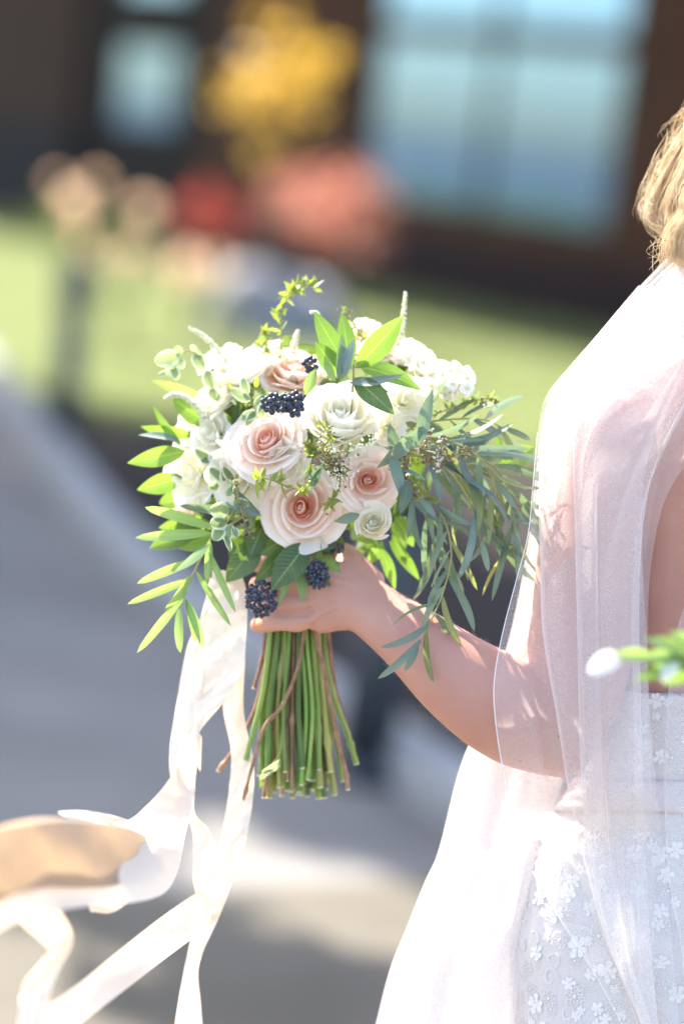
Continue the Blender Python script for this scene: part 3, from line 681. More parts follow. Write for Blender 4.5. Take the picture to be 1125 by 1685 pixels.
# lace motifs
def lace_mesh(kind, rs):
    mb = MB()
    if kind == 0:           # five-petal flower: domed petals edged with cord
        for ring, (np_, r0_, r1_) in enumerate(((6, .58, .40), (5, .30, .22))):
            for k in range(np_):
                a = 2 * math.pi * (k + .4 * ring) / np_ + rs.uniform(-.15, .15); loop = []; q_ = rs.uniform(.8, 1.15)
                for j in range(17):
                    t = 2 * math.pi * j / 16; r = (r0_ + r1_ * math.cos(t) + 0.04 * math.cos(6 * t)) * q_
                    b = a + 3.0 / np_ * math.sin(t) * .85
                    loop.append(Vector((math.cos(b) * r, math.sin(b) * r, 0.03 + .05 * ring)))
                mb.tube(loop, 0.026, 4, False)
                c = mb.add((math.cos(a) * r0_ * q_, math.sin(a) * r0_ * q_, 0.05 + .05 * ring)); ids = [mb.add(p) for p in loop]
                for j in range(16): mb.f.append((c, ids[j], ids[j + 1]))
        for k in range(5): mb.ball((math.cos(k * 1.26) * .1, math.sin(k * 1.26) * .1, .1), 0.06, 6, 4)
    elif kind == 1:         # double scroll
        for off in (0, 0.16):
            pts = []
            for j in range(34):
                t = j / 33; a = 5.2 * t; r = (1.0 - off) * (1 - 0.72 * t) if t < 0.8 else (1.0 - off) * (1 - 0.72 * t)
                pts.append(Vector((math.cos(a) * r, math.sin(a) * r * 1.25, 0.03)))
            mb.tube(pts, 0.045, 5, False)
    elif kind == 2:         # leaf with veins
        loop = []
        for j in range(25):
            t = 2 * math.pi * j / 24; loop.append(Vector((math.cos(t), 0.42 * math.sin(t) * (1 - 0.3 * math.cos(t)), 0.03)))
        mb.tube(loop, 0.045, 5, False); mb.tube([Vector((-1, 0, .03)), Vector((1, 0, .03))], 0.035, 5, False)
        for s in (-1, 1):
            for q in (-.5, -.1, .3): mb.tube([Vector((q, 0, .03)), Vector((q + .3, .28 * s, .03))], 0.028, 4, False)
    else:                   # rosette of small beads and loops
        for k in range(8):
            a = 2 * math.pi * k / 8; mb.tube([Vector((math.cos(a) * .35, math.sin(a) * .35, .03))] + [Vector((math.cos(a + d) * r, math.sin(a + d) * r, .03)) for d, r in ((-.25, .7), (-.15, .95), (.15, .95), (.25, .7))] + [Vector((math.cos(a) * .35, math.sin(a) * .35, .03))], 0.05, 5, False)
            mb.ball((math.cos(a + .4) * .8, math.sin(a + .4) * .8, .05), .09, 6, 4)
        mb.ball((0, 0, .05), .2, 8, 5)
    return mb
rs = random.Random(5); lace_src = {}
def lace(kind, y, th, size, rot):
    x, _, z, _ = gown_pt(y, th); p = P(x, y, z)
    x1, _, z1, _ = gown_pt(y, th + 0.02); x2, _, z2, _ = gown_pt(y + 6, th)
    tx = (P(x1, y, z1) - p).normalized(); ty = (P(x2, y + 6, z2) - p); nrm = tx.cross(ty).normalized()
    if nrm.dot(NR) < 0 and abs(th) < 1.4: nrm = -nrm
    ty = nrm.cross(tx)
    names = ('lace_flower', 'lace_scroll', 'lace_leaf', 'lace_rosette')
    if kind not in lace_src:
        o = lace_mesh(kind, rs).build(names[kind], M['lace'], origin=(0, 0, 0)); lace_src[kind] = o.data
    else:
        o = bpy.data.objects.new(names[kind], lace_src[kind]); C.objects.link(o)
    s = size * K
    rm = Matrix((tx, ty, nrm)).transposed() @ Matrix.Rotation(rot, 3, 'Z')
    o.parent = gown; o.rotation_euler = rm.to_euler(); o.scale = (s, s, s * 0.3); o.location = p + nrm * 0.0006 - wloc(gown)
placed = []
def try_lace(kind, y, th, size):
    x = gown_pt(y, th)[0]
    for (a, b, c) in placed:
        if (a - x) ** 2 + (b - y) ** 2 < (0.6 * (c + size)) ** 2: return False
    placed.append((x, y, size)); lace(kind, y, th, size, rs.random() * 6.28); return True
cnt = 0
for (x, y, s, k) in ((895, 1440, 15, 1), (912, 1500, 17, 0), (878, 1540, 15, 1), (950, 1560, 19, 0), (905, 1610, 17, 1), (985, 1540, 18, 3), (1000, 1600, 18, 0), (945, 1640, 18, 3), (1040, 1590, 15, 3), (925, 1385, 17, 1), (985, 1390, 15, 2), (1110, 1400, 16, 0), (1010, 1660, 16, 3), (880, 1650, 17, 0)):
    yy = y; cc, rr = gown_pt(yy, 0)[0], gown_pt(yy, 0)[3]
    try_lace(k, yy, math.asin(max(-.98, min(.98, (x - cc) / rr))), s)
for i in range(5000):
    if cnt > 280: break
    y = rs.uniform(1150, 1720); th = rs.uniform(-1.35, 0.4)
    if 1275 < y < 1360: continue
    if try_lace(rs.choice((0, 0, 1, 1, 2, 3, 3)), y, th, rs.uniform(8, 16)): cnt += 1

# veil: layered tulle sheets hung from the hair
def sheet(mb, left, right, nu, nv, nf, ax, az, seed, hug=None, ramp=0.25):
    """left/right: border polylines (px,py,pz); nf folds, ax sideways swing (px), az depth swing"""
    L = catmull(left, 8); Rr = catmull(right, 8)
    def samp(pl, t):
        f = t * (len(pl) - 1); i = min(int(f), len(pl) - 2); return pl[i] * (1 - (f - i)) + pl[i + 1] * (f - i)
    rng = np.random.default_rng(seed); ph = rng.random(6) * 6.28
    rows = []
    for j in range(nv + 1):
        v = j / nv; a = samp(L, v); b = samp(Rr, v); row = []
        for i in range(nu + 1):
            u = i / nu
            q = a * (1 - u) + b * u
            env = min(1, u / 0.04) * min(1, 0.25 + v / ramp)
            f1 = 2 * math.pi * nf * (u + 0.05 * math.sin(5 * u + ph[0]) + 0.03 * math.sin(3.1 * v + ph[1]))
            f2 = 2 * math.pi * nf * 0.37 * u + ph[2] + 0.8 * v
            wob = 3 * math.sin(9 * v + 14 * u + ph[3]) * env
            x = q[0] + env * ax * (math.sin(f1) + 0.5 * math.sin(f2)) 
            z = q[2] + env * az * (math.cos(f1) + 0.6 * math.cos(f2 + 1)) + wob
            if hug is not None:
                k = min(1, max(0, (q[1] - 1290) / 110)); k = k * k * (3 - 2 * k); c_, ra_, rb_ = (np.interp(q[1], [s_[0] for s_ in secs], [s_[m] for s_ in secs]) for m in (1, 2, 3))
                gz = -95 + rb_ * math.sqrt(max(0.0, 1 - min(1, abs(x - c_) / ra_) ** 2)) + hug + 0.6 * (z - q[2])
                z = z * (1 - k) + gz * k
            row.append(P(x, q[1], z))
        rows.append(row)
    mb.grid(rows)
    return rows
veil = MB()
# outer layer with the rolled hem running over the forearm
VL1 = [(1150, 372, -60), (1060, 462, -45), (985, 547, -30), (930, 610, -15), (896, 655, 0), (884, 712, 6), (876, 800, 10), (868, 880, 14), (850, 950, 20), (829, 1030, 40), (815, 1100, 70), (812, 1150, 92), (819, 1220, 104), (832, 1290, 90), (852, 1380, 42), (884, 1450, 30), (932, 1530, 40), (985, 1615, 66), (1030, 1700, 88)]
VR = [(1420, 240, 60), (1420, 500, 70), (1420, 800, 90), (1420, 1100, 100), (1420, 1400, 120), (1420, 1760, 120)]
VRa = [(1330, 300, 40), (1250, 500, 52), (1150, 720, 66), (1090, 820, 72), (1064, 940, 78), (1060, 1080, 86), (1068, 1250, 100), (1090, 1450, 110), (1112, 1700, 116)]
VRb = [(1330, 300, 60), (1230, 520, 66), (1125, 700, 74), (1072, 830, 80), (1054, 980, 86), (1056, 1160, 96), (1061, 1330, 110), (1064, 1500, 120), (1068, 1700, 124)]
hemrows = sheet(veil, VL1, VRa, 150, 90, 2.0, 8, 8, 1, 14)
# second, folded panel
VL2 = [(1180, 360, -40), (1085, 470, -20), (1010, 570, 15), (955, 650, 45), (942, 740, 62), (945, 860, 70), (948, 1000, 76), (951, 1150, 92), (955, 1290, 96), (966, 1400, 62), (1000, 1545, 78), (1060, 1700, 104)]
sheet(veil, VL2, VRb, 170, 80, 1.7, 14, 10, 2, 28)
VL3 = [(1160, 380, -50), (1050, 500, -20), (930, 625, 15), (893, 700, 26), (886, 800, 34), (888, 920, 44), (892, 1040, 66), (915, 1180, 96), (936, 1310, 88), (966, 1440, 60), (1002, 1560, 80), (1062, 1700, 104)]
VR3 = [(1260, 330, 30), (1180, 480, 48), (1100, 640, 62), (1050, 760, 72), (1042, 900, 80), (1050, 1050, 88), (1055, 1200, 100), (1062, 1350, 96), (1064, 1500, 104), (1068, 1700, 112)]
sheet(veil, VL3, VR3, 90, 70, 1.2, 10, 10, 3, 22)
# train side behind the arm
veil_main = veil; veil = MB()
VL4 = [(1050, 470, -70), (975, 560, -50), (905, 652, -30), (884, 760, -60), (868, 900, -110), (838, 1050, -170), (800, 1160, -190), (776, 1215, -190), (752, 1280, -180), (722, 1400, -170), (700, 1450, -160), (668, 1530, -150), (640, 1600, -145), (612, 1710, -140)]
VR4 = [(1150, 500, -60), (1060, 600, -55), (980, 700, -55), (940, 800, -95), (925, 950, -140), (920, 1080, -150), (925, 1180, -140), (930, 1260, -125), (915, 1340, -80), (900, 1420, -40), (880, 1520, -30), (868, 1600, -28), (862, 1710, -26)]
sheet(veil, VL4, VR4, 80, 80, 3.0, 9, 12, 4)
VL5 = [(p[0] + 8, p[1], p[2] - 12) for p in VL4]; sheet(veil, VL5, [(p[0] + 12, p[1], p[2] - 6) for p in VR4], 80, 80, 2.3, 12, 14, 5)
VL6 = [(p[0] + 16, p[1], p[2] - 24) for p in VL4]; sheet(veil, VL6, [(p[0] - 4, p[1], p[2] - 12) for p in VR4], 80, 80, 3.6, 9, 14, 6)
sheet(veil, [(p[0] + 5, p[1], p[2] - 40) for p in VL4], [(p[0] - 2, p[1], p[2] - 30) for p in VR4], 80, 80, 2.8, 9, 14, 8)
veil.build('train', M['tulle2'], bride, label='sunlit white tulle train falling behind the arm'); veil = veil_main
sheet(veil, [(1140, 960, 60), (1112, 1040, 66), (1098, 1150, 72), (1092, 1300, 84), (1100, 1450, 90), (1120, 1560, 92), (1136, 1700, 92)], [(1420, 700, 60), (1420, 900, 60), (1420, 1100, 60), (1420, 1350, 70), (1420, 1550, 70), (1420, 1700, 70)], 60, 50, 2.5, 10, 8, 9)
sheet(veil, [(1150, 392, -40), (1050, 485, -30), (960, 590, -12), (915, 650, 6), (905, 700, 16)], [(1330, 330, 40), (1260, 430, 50), (1180, 540, 56), (1090, 610, 58), (1000, 690, 50)], 60, 40, 2.2, 8, 6, 10)
vo = veil.build('veil', M['tulle'], bride, label='layered white tulle veil')
mb = MB(); mb.tube([r[0] + NR * 0.0004 for r in hemrows[25:]], 0.00035, 5, False); mb.build('veil_hem', M['hem'], vo)

# hair: swept waves with loose strands
rs = random.Random(9)
hairm = MB()
def lock(g, r, ra=0.8):
    c = catmull(g, 6); n = len(c)
    rad = [K * r * (0.55 + 0.45 * math.sin(math.pi * min(1, 0.15 + 0.85 * i / n))) for i in range(n)]
    hairm.tube([P(*a) for a in c], rad, 10, True, [x * 0.6 for x in rad], NR)
def strands(g, n, spread, rad=0.55, zs=14, curl=0.0, trim=0.3):
    for k in range(n):
        o1 = np.array((rs.gauss(0, spread), rs.gauss(0, spread), rs.gauss(0, zs))); o2 = np.array((rs.gauss(0, spread), rs.gauss(0, spread), rs.gauss(0, zs)))
        ng = []
        for i, p in enumerate(g):
            t = i / (len(g) - 1); q = np.array(p, float) + o1 * (1 - t) + o2 * t + np.array((rs.gauss(0, 2 + curl), rs.gauss(0, 2 + curl), 0))
            ng.append(q)
        c = catmull(ng, 5); 
        c = c[: max(4, int(len(c) * (1 - trim * rs.random())))]
        m = len(c); hairm.tube([P(*a) for a in c], [K * rad * (1 - 0.75 * i / m) for i in range(m)], 3, False)
G1 = [(1200, 160, -90), (1146, 210, -125), (1112, 265, -130), (1084, 318, -130), (1070, 350, -125), (1090, 374, -100), (1145, 392, -60)]
G2 = [(1210, 185, -50), (1156, 235, -75), (1122, 295, -78), (1106, 340, -76), (1116, 376, -60), (1160, 404, -30)]
G3 = [(1200, 220, 0), (1160, 280, -20), (1136, 320, -26), (1142, 360, -20), (1185, 382, 0)]
G4 = [(1180, 330, 10), (1150, 345, 12), (1120, 365, 10), (1105, 395, 0), (1112, 425, -10), (1130, 450, -20)]
G5 = [(1160, 300, 14), (1135, 318, 18), (1130, 342, 18), (1150, 358, 16), (1175, 350, 12)]
lock([(a + 18, b, c - 25) for a, b, c in G1], 30); lock([(a + 14, b, c - 15) for a, b, c in G2], 30); lock([(a + 14, b, c - 12) for a, b, c in G3], 26); lock([(a + 12, b, c - 12) for a, b, c in G4], 20)
hairm.tube([P(1290, 420, -80), P(1275, 330, -65), P(1288, 220, -85), P(1308, 130, -105), P(1312, 70, -112), P(1312, 30, -115)], [0.05, 0.082, 0.088, 0.086, 0.070, 0.03], 24, True, [0.06, 0.085, 0.098, 0.100, 0.088, 0.04], NR)
strands(G1, 260, 10, .6, 20); strands(G2, 300, 12, .6, 20); strands(G3, 240, 13, .6, 20); strands(G4, 200, 11, .6, 20); strands(G5, 140, 8, .6, 16)
strands([(1130, 395, -20), (1108, 405, -20), (1092, 425, -15), (1078, 440, -15)], 34, 9, 0.5, 10, 5)
strands([(1125, 400, -20), (1095, 398, -20), (1084, 418, -10), (1090, 438, -10), (1070, 446, -10)], 16, 7, 0.45, 10, 7)
strands([(1145, 176, -110), (1118, 192, -110), (1104, 218, -110), (1112, 246, -110)], 10, 8, 0.45, 8, 6)
strands([(1170, 165, -110), (1136, 190, -115), (1116, 220, -115), (1104, 260, -115)], 22, 10, 0.4, 8, 6)
strands([(1115, 220, -120), (1085, 280, -125), (1062, 340, -120), (1076, 374, -110)], 30, 8, 0.4, 8, 5)
strands([(1085, 260, -120), (1064, 310, -115), (1054, 345, -110), (1058, 365, -110)], 14, 5, 0.45, 8, 3)
hairm.build('hair', M['hair'], bride, label='wavy blond hair swept back into an updo')
# fine down on the forearm
fz = MB()
for i in range(700):
    c = catmull([(865, 1182, 0, 85, 74), (815, 1156, 0, 84, 72), (750, 1112, -12, 74, 62), (685, 1058, -38, 60, 50), (632, 1018, -66, 51, 38)], 6)
    k = rs.random() * (len(c) - 2); i0 = int(k); f_ = k - i0; q = c[i0] * (1 - f_) + c[i0 + 1] * f_
    ax = (P(*c[i0 + 1][:3]) - P(*c[i0][:3])).normalized(); bb = ax.cross(NR).normalized(); ang = rs.choice((0, math.pi)) + rs.gauss(0, 0.5)
    nn = bb * math.cos(ang) + NR * math.sin(ang); l_ = rs.uniform(.4, 1)
    p0 = P(*q[:3]) + (bb * math.cos(ang) * q[3] + NR * math.sin(ang) * q[4]) * K * 0.985
    w1 = Vector((rs.gauss(0, 1), rs.gauss(0, 1), rs.gauss(0, 1))) * 0.0006
    fz.tube([p0, p0 + (nn * 0.0022 + ax * 0.002 * rs.uniform(-.5, 1.5)) * l_, p0 + (nn * 0.003 + ax * 0.005 * rs.uniform(0, 1.3)) * l_ + w1], [0.00003, 0.000025, 0.00001], 3, False)
fz.build('arm_hair', M['hair'], bride, kind='stuff')

# ================================================================== BOUQUET
BC = P(500, 1000, -185)
bq = empty('bouquet', BC, 'round bridal bouquet of blush and white roses with trailing eucalyptus held at the stems', 'bouquet')
def zs(x, y, extra=0):
    d2 = ((x - 540) / 265) ** 2 + ((y - 730) / 225) ** 2
    return -230 + 225 * math.sqrt(max(0.0, 1 - d2)) + extra
def basis(f):
    z = D3(*f); x = UP.cross(z).normalized(); y = z.cross(x); return x, y, z
def petal_rows(a0, arc, rr, zr, rnd, ctrl, tip, roll, side, nz, spiral=0.07, nw=13, ns=11, base=(0.08, -0.55)):
    rows = []; uvs = []
    ph = rnd.random() * 6.28; tilt = rnd.uniform(-.13, .13)
    for i in range(ns):
        s = i / (ns - 1); row = []; ur = []
        for j in range(nw):
            wv = -1 + 2 * j / (nw - 1); aw = abs(wv)
            sm = s * (1 - tip * aw ** (2.0 if tip < .15 else 1.35) + (0.022 * math.sin(ph * 3 + wv * 7) + 0.018 * math.sin(ph * 5 + wv * 13)) * s)
            # quadratic bezier profile
            r = (1 - sm) ** 2 * base[0] + 2 * sm * (1 - sm) * ctrl[0] + sm * sm * rr
            z = (1 - sm) ** 2 * base[1] + 2 * sm * (1 - sm) * ctrl[1] + sm * sm * zr
            k = max(0, (s - 0.72) / 0.28) ** 2
            r += roll * k * (1 + 0.3 * math.sin(ph + wv * 2)); z -= roll * 0.55 * k
            kk = max(0, aw - 0.45) ** 2 * s
            r += side * kk * 0.4; z -= side * kk
            r *= 1 + spiral * wv * (0.3 + s)
            r += nz * math.sin(ph + wv * 3.3 + s * 2) * s; z += nz * math.sin(2 * ph + wv * 4.7) * s + tilt * wv * s
            g = 0.4 + 0.6 * math.sin(min(1, s * 1.15) * math.pi / 2)
            a = a0 + wv * arc / 2 * g
            row.append((r * math.cos(a), r * math.sin(a), z)); ur.append((j / (nw - 1), s))
        rows.append(row); uvs.append(ur)
    return rows, uvs
ROSE = [  # count, rim radius, rim height, arc deg, ctrl, tip, roll, side, spiral
    (1, 0.012, 0.22, 400, (0.13, 0.10), 0.0, 0.0, 0.0, 0.0),
    (2, 0.10, 0.27, 240, (0.20, 0.05), 0.05, 0.01, 0.0, 0.10),
    (3, 0.22, 0.30, 185, (0.32, -0.05), 0.08, 0.03, 0.05, 0.16),
    (3, 0.42, 0.30, 170, (0.52, -0.12), 0.10, 0.06, 0.16, 0.17),
    (4, 0.66, 0.18, 140, (0.72, -0.22), 0.16, 0.10, 0.35, 0.12),
    (4, 0.86, 0.02, 112, (0.84, -0.30), 0.24, 0.12, 0.6, 0.06),
    (5, 1.04, -0.12, 92, (0.90, -0.36), 0.30, 0.12, 0.75, 0.03)]
def rose(px, py, R, face, mat, label, seed, pz=None, layers=ROSE, name='rose', ruffle=0.016, cup=0.0, depth=0.85):
    rnd = random.Random(seed); pz = zs(px, py) if pz is None else pz
    X, Y, Z = basis(face); c = P(px, py, pz - R * 0.35); S = R * K
    W = lambda q: c + (X * q[0] + Y * q[1] + Z * q[2] * depth) * S
    mb = MB()        # calyx and sepals carry the petals
    mb.tube([W((0, 0, -1.0)), W((0, 0, -0.75)), W((0, 0, -0.6)), W((0, 0, -0.5))], [S * .06, S * .12, S * .2, S * .08], 10)
    for k in range(5):
        a = k * 1.2566; d = (math.cos(a), math.sin(a))
        mb.grid([[W((d[0] * r - d[1] * w_, d[1] * r + d[0] * w_, z)) for w_ in (-wd, 0, wd)] for r, z, wd in ((.12, -.62, .07), (.35, -.58, .09), (.55, -.62, .06), (.75, -.75, .005))])
    ro = mb.build(name, M['stemg'], bq, label=label, origin=c)
    a0 = rnd.random() * 6.28; ell = rnd.random() * 3.14; off = (rnd.uniform(-.12, .12), rnd.uniform(-.12, .12))
    for li, (n, rr, zr, arc, ctrl, tip, roll, side, *sp_) in enumerate(layers):
        a0 += 0.7
        for k in range(n):
            cc = cup * (li / (len(layers) - 1))
            rows, uvs = petal_rows(a0 + 2 * math.pi * k / n + rnd.uniform(-.25, .25), R_(arc * rnd.uniform(.92, 1.1)), (rr * (1 - 0.35 * cc) if li > 3 else rr) * rnd.uniform(.9, 1.08), zr + cc * 0.4 + rnd.uniform(-.05, .05), rnd,
                                   (ctrl[0] * (1 - .1 * cc), ctrl[1]), tip, roll * rnd.uniform(.7, 1.3), side * (1 - cc), ruffle * (0.5 + li * 0.35), sp_[0] if sp_ else 0.07)
            kx = 1 - 0.22 * max(0, 1 - li / 5); e1, e2 = math.cos(ell), math.sin(ell); oo = max(0, 1 - li / 6)
            def warp(q):
                u_, v_ = q[0] * e1 + q[1] * e2, -q[0] * e2 + q[1] * e1; u_ *= kx; v_ *= 2 - kx
                return (u_ * e1 - v_ * e2 + off[0] * oo * (q[2] + .55), u_ * e2 + v_ * e1 + off[1] * oo * (q[2] + .55), q[2])
            pb = MB(); pb.grid([[W(warp(q)) for q in r] for r in rows], uvs); pb.build('petal', M['heart'] if mat == M['blush'] and li < 3 else mat, ro)
    return ro
rose(436, 722, 65, (-0.18, 0.42, 0.9), M['blush'], 'blush rose under the upper berries', 1)
rose(498, 832, 69, (-0.02, 0.12, 1.0), M['blush'], 'lowest and widest blush rose above the dark leaves', 2)
rose(607, 790, 53, (0.12, 0.08, 1.0), M['blush'], 'smaller blush rose with a deep peach heart', 3, pz=zs(607, 790) + 6)
rose(560, 682, 74, (0.03, 0.62, 0.78), M['white'], 'large white rose at the centre', 4, cup=0.75, pz=zs(560, 686) - 6, depth=1.0)
rose(612, 862, 50, (0.05, 0.15, 1.0), M['white'], 'small white rosebud below the smaller blush rose', 5, layers=ROSE[:5], cup=0.8, pz=zs(612, 840) + 36)
rose(400, 606, 62, (-0.3, 1.0, 0.35), M['white'], 'sunlit white rose at the upper back', 6, cup=0.6, pz=-130)
rose(480, 606, 66, (0.1, 0.8, 0.6), M['blush'], 'pale blush rose at the back beside the upright leaves', 7, cup=0.3, pz=-120)
rose(608, 560, 58, (0.15, 0.9, 0.5), M['blush'], 'pale blush rose half hidden by the upright leaves', 8, cup=0.3, pz=-170)
rose(352, 655, 52, (-0.7, 0.6, 0.5), M['white'], 'white rose at the upper left edge', 9, cup=0.5, pz=-130)
rose(300, 850, 40, (-0.8, -0.1, 0.6), M['blush'], 'pale blush bloom tucked at the lower left', 10, cup=0.6, pz=-160, layers=ROSE[:6])
rose(545, 735, 40, (0.05, -0.2, 1.0), M['white'], 'white bloom behind the brown sprig', 12, pz=zs(545, 735) - 40, cup=0.6, layers=ROSE[:5])
# loose ruffled blooms
RUF = [(4, 0.2, 0.3, 110, (0.25, -.05), 0.05, 0.03, 0.0), (6, 0.45, 0.28, 80, (0.5, -.2), 0.05, 0.05, 0.1), (7, 0.7, 0.15, 66, (0.7, -.3), 0.06, 0.08, 0.15), (7, 0.95, -0.02, 60, (0.85, -.35), 0.08, 0.10, 0.2)]
for (x, y, R, f, lab, sd, pz) in ((668, 655, 46, (.3, .35, .9), 'ruffled white bloom right of the large white rose', 21, -70), (392, 786, 56, (-.25, -.15, .95), 'creamy ruffled bloom under the blush roses', 22, zs(392, 786) - 4),
                                  (472, 765, 40, (.0, -.35, .95), 'white ruffled petals below the upper blush rose', 23, zs(472, 765) - 14), (640, 700, 34, (.3, .1, .9), 'small ruffled white bloom beside the grey leaves', 24, -50), (655, 575, 44, (.4, .8, .4), 'white ruffled bloom at the upper right', 25, -170),
                                  (600, 535, 34, (0, 1, .3), 'white bloom peeking over the upright leaves', 26, -200), (440, 570, 34, (-.1, 1, .3), 'white bloom on the top edge', 27, -190), (690, 580, 34, (.5, .7, .5), 'outermost white bloom at the upper right', 28, -170)):
    rose(x, y, R, f, M['white'], lab, sd, pz, RUF, 'ruffled_flower', 0.05)
# florets in dense white heads
def floret_mesh(rnd):
    mb = MB()
    for k in range(4):
        a = k * math.pi / 2 + rnd.uniform(-.15, .15); rows = []; uvs = []
        for i in range(5):
            s = i / 4; row = []; ur = []
            for j in range(5):
                wv = -1 + j / 2; hw = 0.62 * math.sin(math.pi * min(1, 0.18 + 0.68 * s)) * (1 if s < 1 else .8)
                r = s * (1 - 0.12 * wv * wv); x = r; y = wv * hw; z = 0.25 * s - 0.25 * s * s + 0.10 * wv * wv * s + rnd.uniform(-.02, .02)
                row.append((x * math.cos(a) - y * math.sin(a), x * math.sin(a) + y * math.cos(a), z)); ur.append((j / 4, s))
            rows.append(row); uvs.append(ur)
        mb.grid(rows, uvs)
    mb.ball((0, 0, .06), .12, 6, 4)
    return mb
flo = [None] * 3
def flower_head(px, py, R, pz, n, fs, label, seed, face=(0, 0, 1)):
    rnd = random.Random(seed); c = P(px, py, pz); mb = MB(); X, Y, Z = basis(face)
    for k in range(9):
        d = D3(rnd.uniform(-1, 1) + face[0], rnd.uniform(-1, 1) + face[1], rnd.uniform(-.2, 1) + face[2]); mb.tube([c - Z * R * K, c, c + d * R * K * .8], [0.0012, 0.001, 0.0008], 5)
    h = mb.build('floret_head', M['twig'], bq, label=label, origin=c)
    for k in range(n):
        # fibonacci points over the facing three quarters of a dome
        q = (k + .5) / n; ph = k * 2.39996; zc = 1 - 1.35 * q; sr = math.sqrt(max(0, 1 - zc * zc))
        d = (X * (math.cos(ph) * sr) + Y * (math.sin(ph) * sr) + Z * zc).normalized()
        i = k % 3
        if flo[i] is None:
            o = floret_mesh(rnd).build('floret', M['floret'], origin=(0, 0, 0)); flo[i] = o.data
        else:
            o = bpy.data.objects.new('floret', flo[i]); C.objects.link(o)
        jit = Vector((rnd.gauss(0, .5), rnd.gauss(0, .5), rnd.gauss(0, .5)))
        o.parent = h; o.location = d * (R * K * rnd.uniform(.68, 1.14)); o.rotation_euler = ((d + jit).to_track_quat('Z', 'Y') @ Matrix.Rotation(rnd.random() * 6, 3, 'Z').to_quaternion()).to_euler()
        s = fs * K * rnd.uniform(.8, 1.2); o.scale = (s, s, s)
flower_head(742, 634, 32, -120, 22, 17, 'white floret head at the right edge above the eucalyptus', 42, (.2, .8, .5))
for (x, y, R, f, lab, sd, pz) in ((312, 778, 58, (-.45, .15, .85), 'large soft white bloom at the left edge', 31, -118), (346, 716, 44, (-.45, .3, .8), 'soft white bloom left of the upper blush rose', 32, -100),
                                  (362, 588, 42, (-.4, .8, .45), 'soft white bloom at the upper left', 33, -165), (704, 604, 36, (.4, .7, .5), 'soft white bloom behind the right floret head', 34, -150), (318, 680, 34, (-.6, .5, .6), 'small soft white bloom beside the bright left leaves', 35, -150)):
    rose(x, y, R, f, M['white'], lab, sd, pz, RUF, 'ruffled_flower', 0.06)
# ---- leaves
def leaf(px0, py0, pz0, px1, py1, pz1, width, mat, parent, bend=0.0, roll=0.0, shape='lance', fold=0.25, sidebend=0.0, ns=10):
    a, b = P(px0, py0, pz0), P(px1, py1, pz1); ax = b - a; L = ax.length; ax.normalize()
    side = ax.cross(NR)
    if side.length < 0.15: side = ax.cross(UP)
    side.normalize(); nrm = side.cross(ax).normalized()
    if nrm.dot(NR) < 0: side, nrm = -side, -nrm
    cr, sr = math.cos(roll), math.sin(roll); side, nrm = side * cr + nrm * sr, nrm * cr - side * sr
    rows = []; uvs = []; W2 = width * K / 2
    for i in range(ns + 1):
        t = i / ns
        if shape == 'lance': hw = math.sin(math.pi * t ** 0.85) ** 0.85
        elif shape == 'round': hw = math.sqrt(max(0, math.sin(math.pi * t ** 0.9)))
        else: hw = min(1, (4 * t * (1 - t)) ** 0.55)
        hw = max(hw, 0.03) * W2
        p = a + ax * (L * t) + nrm * (bend * L * 4 * t * (1 - t)) + side * (sidebend * L * 4 * t * (1 - t))
        row = []; ur = []
        for j in range(5):
            u = -1 + j / 2
            row.append(p + side * (u * hw) + nrm * (fold * abs(u) * hw + 0.03 * hw * math.sin(9 * t + 2 * u))); ur.append((j / 4, t))
        rows.append(row); uvs.append(ur)
    mb = MB(); mb.grid(rows, uvs); return mb.build('leaf', mat, parent)
def spray(name, path, r, mat, label=None, nseg=5):
    mb = MB(); c = catmull(path, nseg); n = len(c)
    mb.tube([P(*q) for q in c], [K * r * (1 - .55 * i / n) for i in range(n)], 6)
    return mb.build(name, mat, bq, label=label), c
# upright leaf spray on top
sp, _ = spray('leaf_spray', [(575, 690, -60), (580, 640, -45), (582, 600, -40)], 3, M['twig'], 'upright spray of broad bright leaves on top')
for (x0, y0, z0, x1, y1, z1, w_, m_, b_, rl) in (
        (572, 604, -45, 517, 512, -60, 36, 'bright', .05, .3), (575, 606, -55, 562, 514, -80, 32, 'bright', .04, -.2), (562, 618, -40, 519, 562, -40, 34, 'bright', .06, .2),
        (585, 606, -35, 662, 520, -45, 44, 'bright', .05, -.3), (590, 604, -40, 692, 642, -35, 36, 'bright', .10, .5), (582, 622, -20, 648, 682, 5, 40, 'dark', .06, .2),
        (563, 626, -20, 583, 558, -15, 22, 'eucb', .05, .5), (556, 624, -15, 562, 550, -30, 20, 'euc', .05, -.5), (573, 630, -10, 664, 616, 10, 20, 'eucb', -.08, .7),
        (552, 628, -20, 534, 585, -25, 16, 'sage', .05, .6), (503, 650, -25, 520, 606, -30, 20, 'sage', .03, .2)):
    leaf(x0, y0, z0, x1, y1, z1, w_, M[m_], sp, b_, rl)
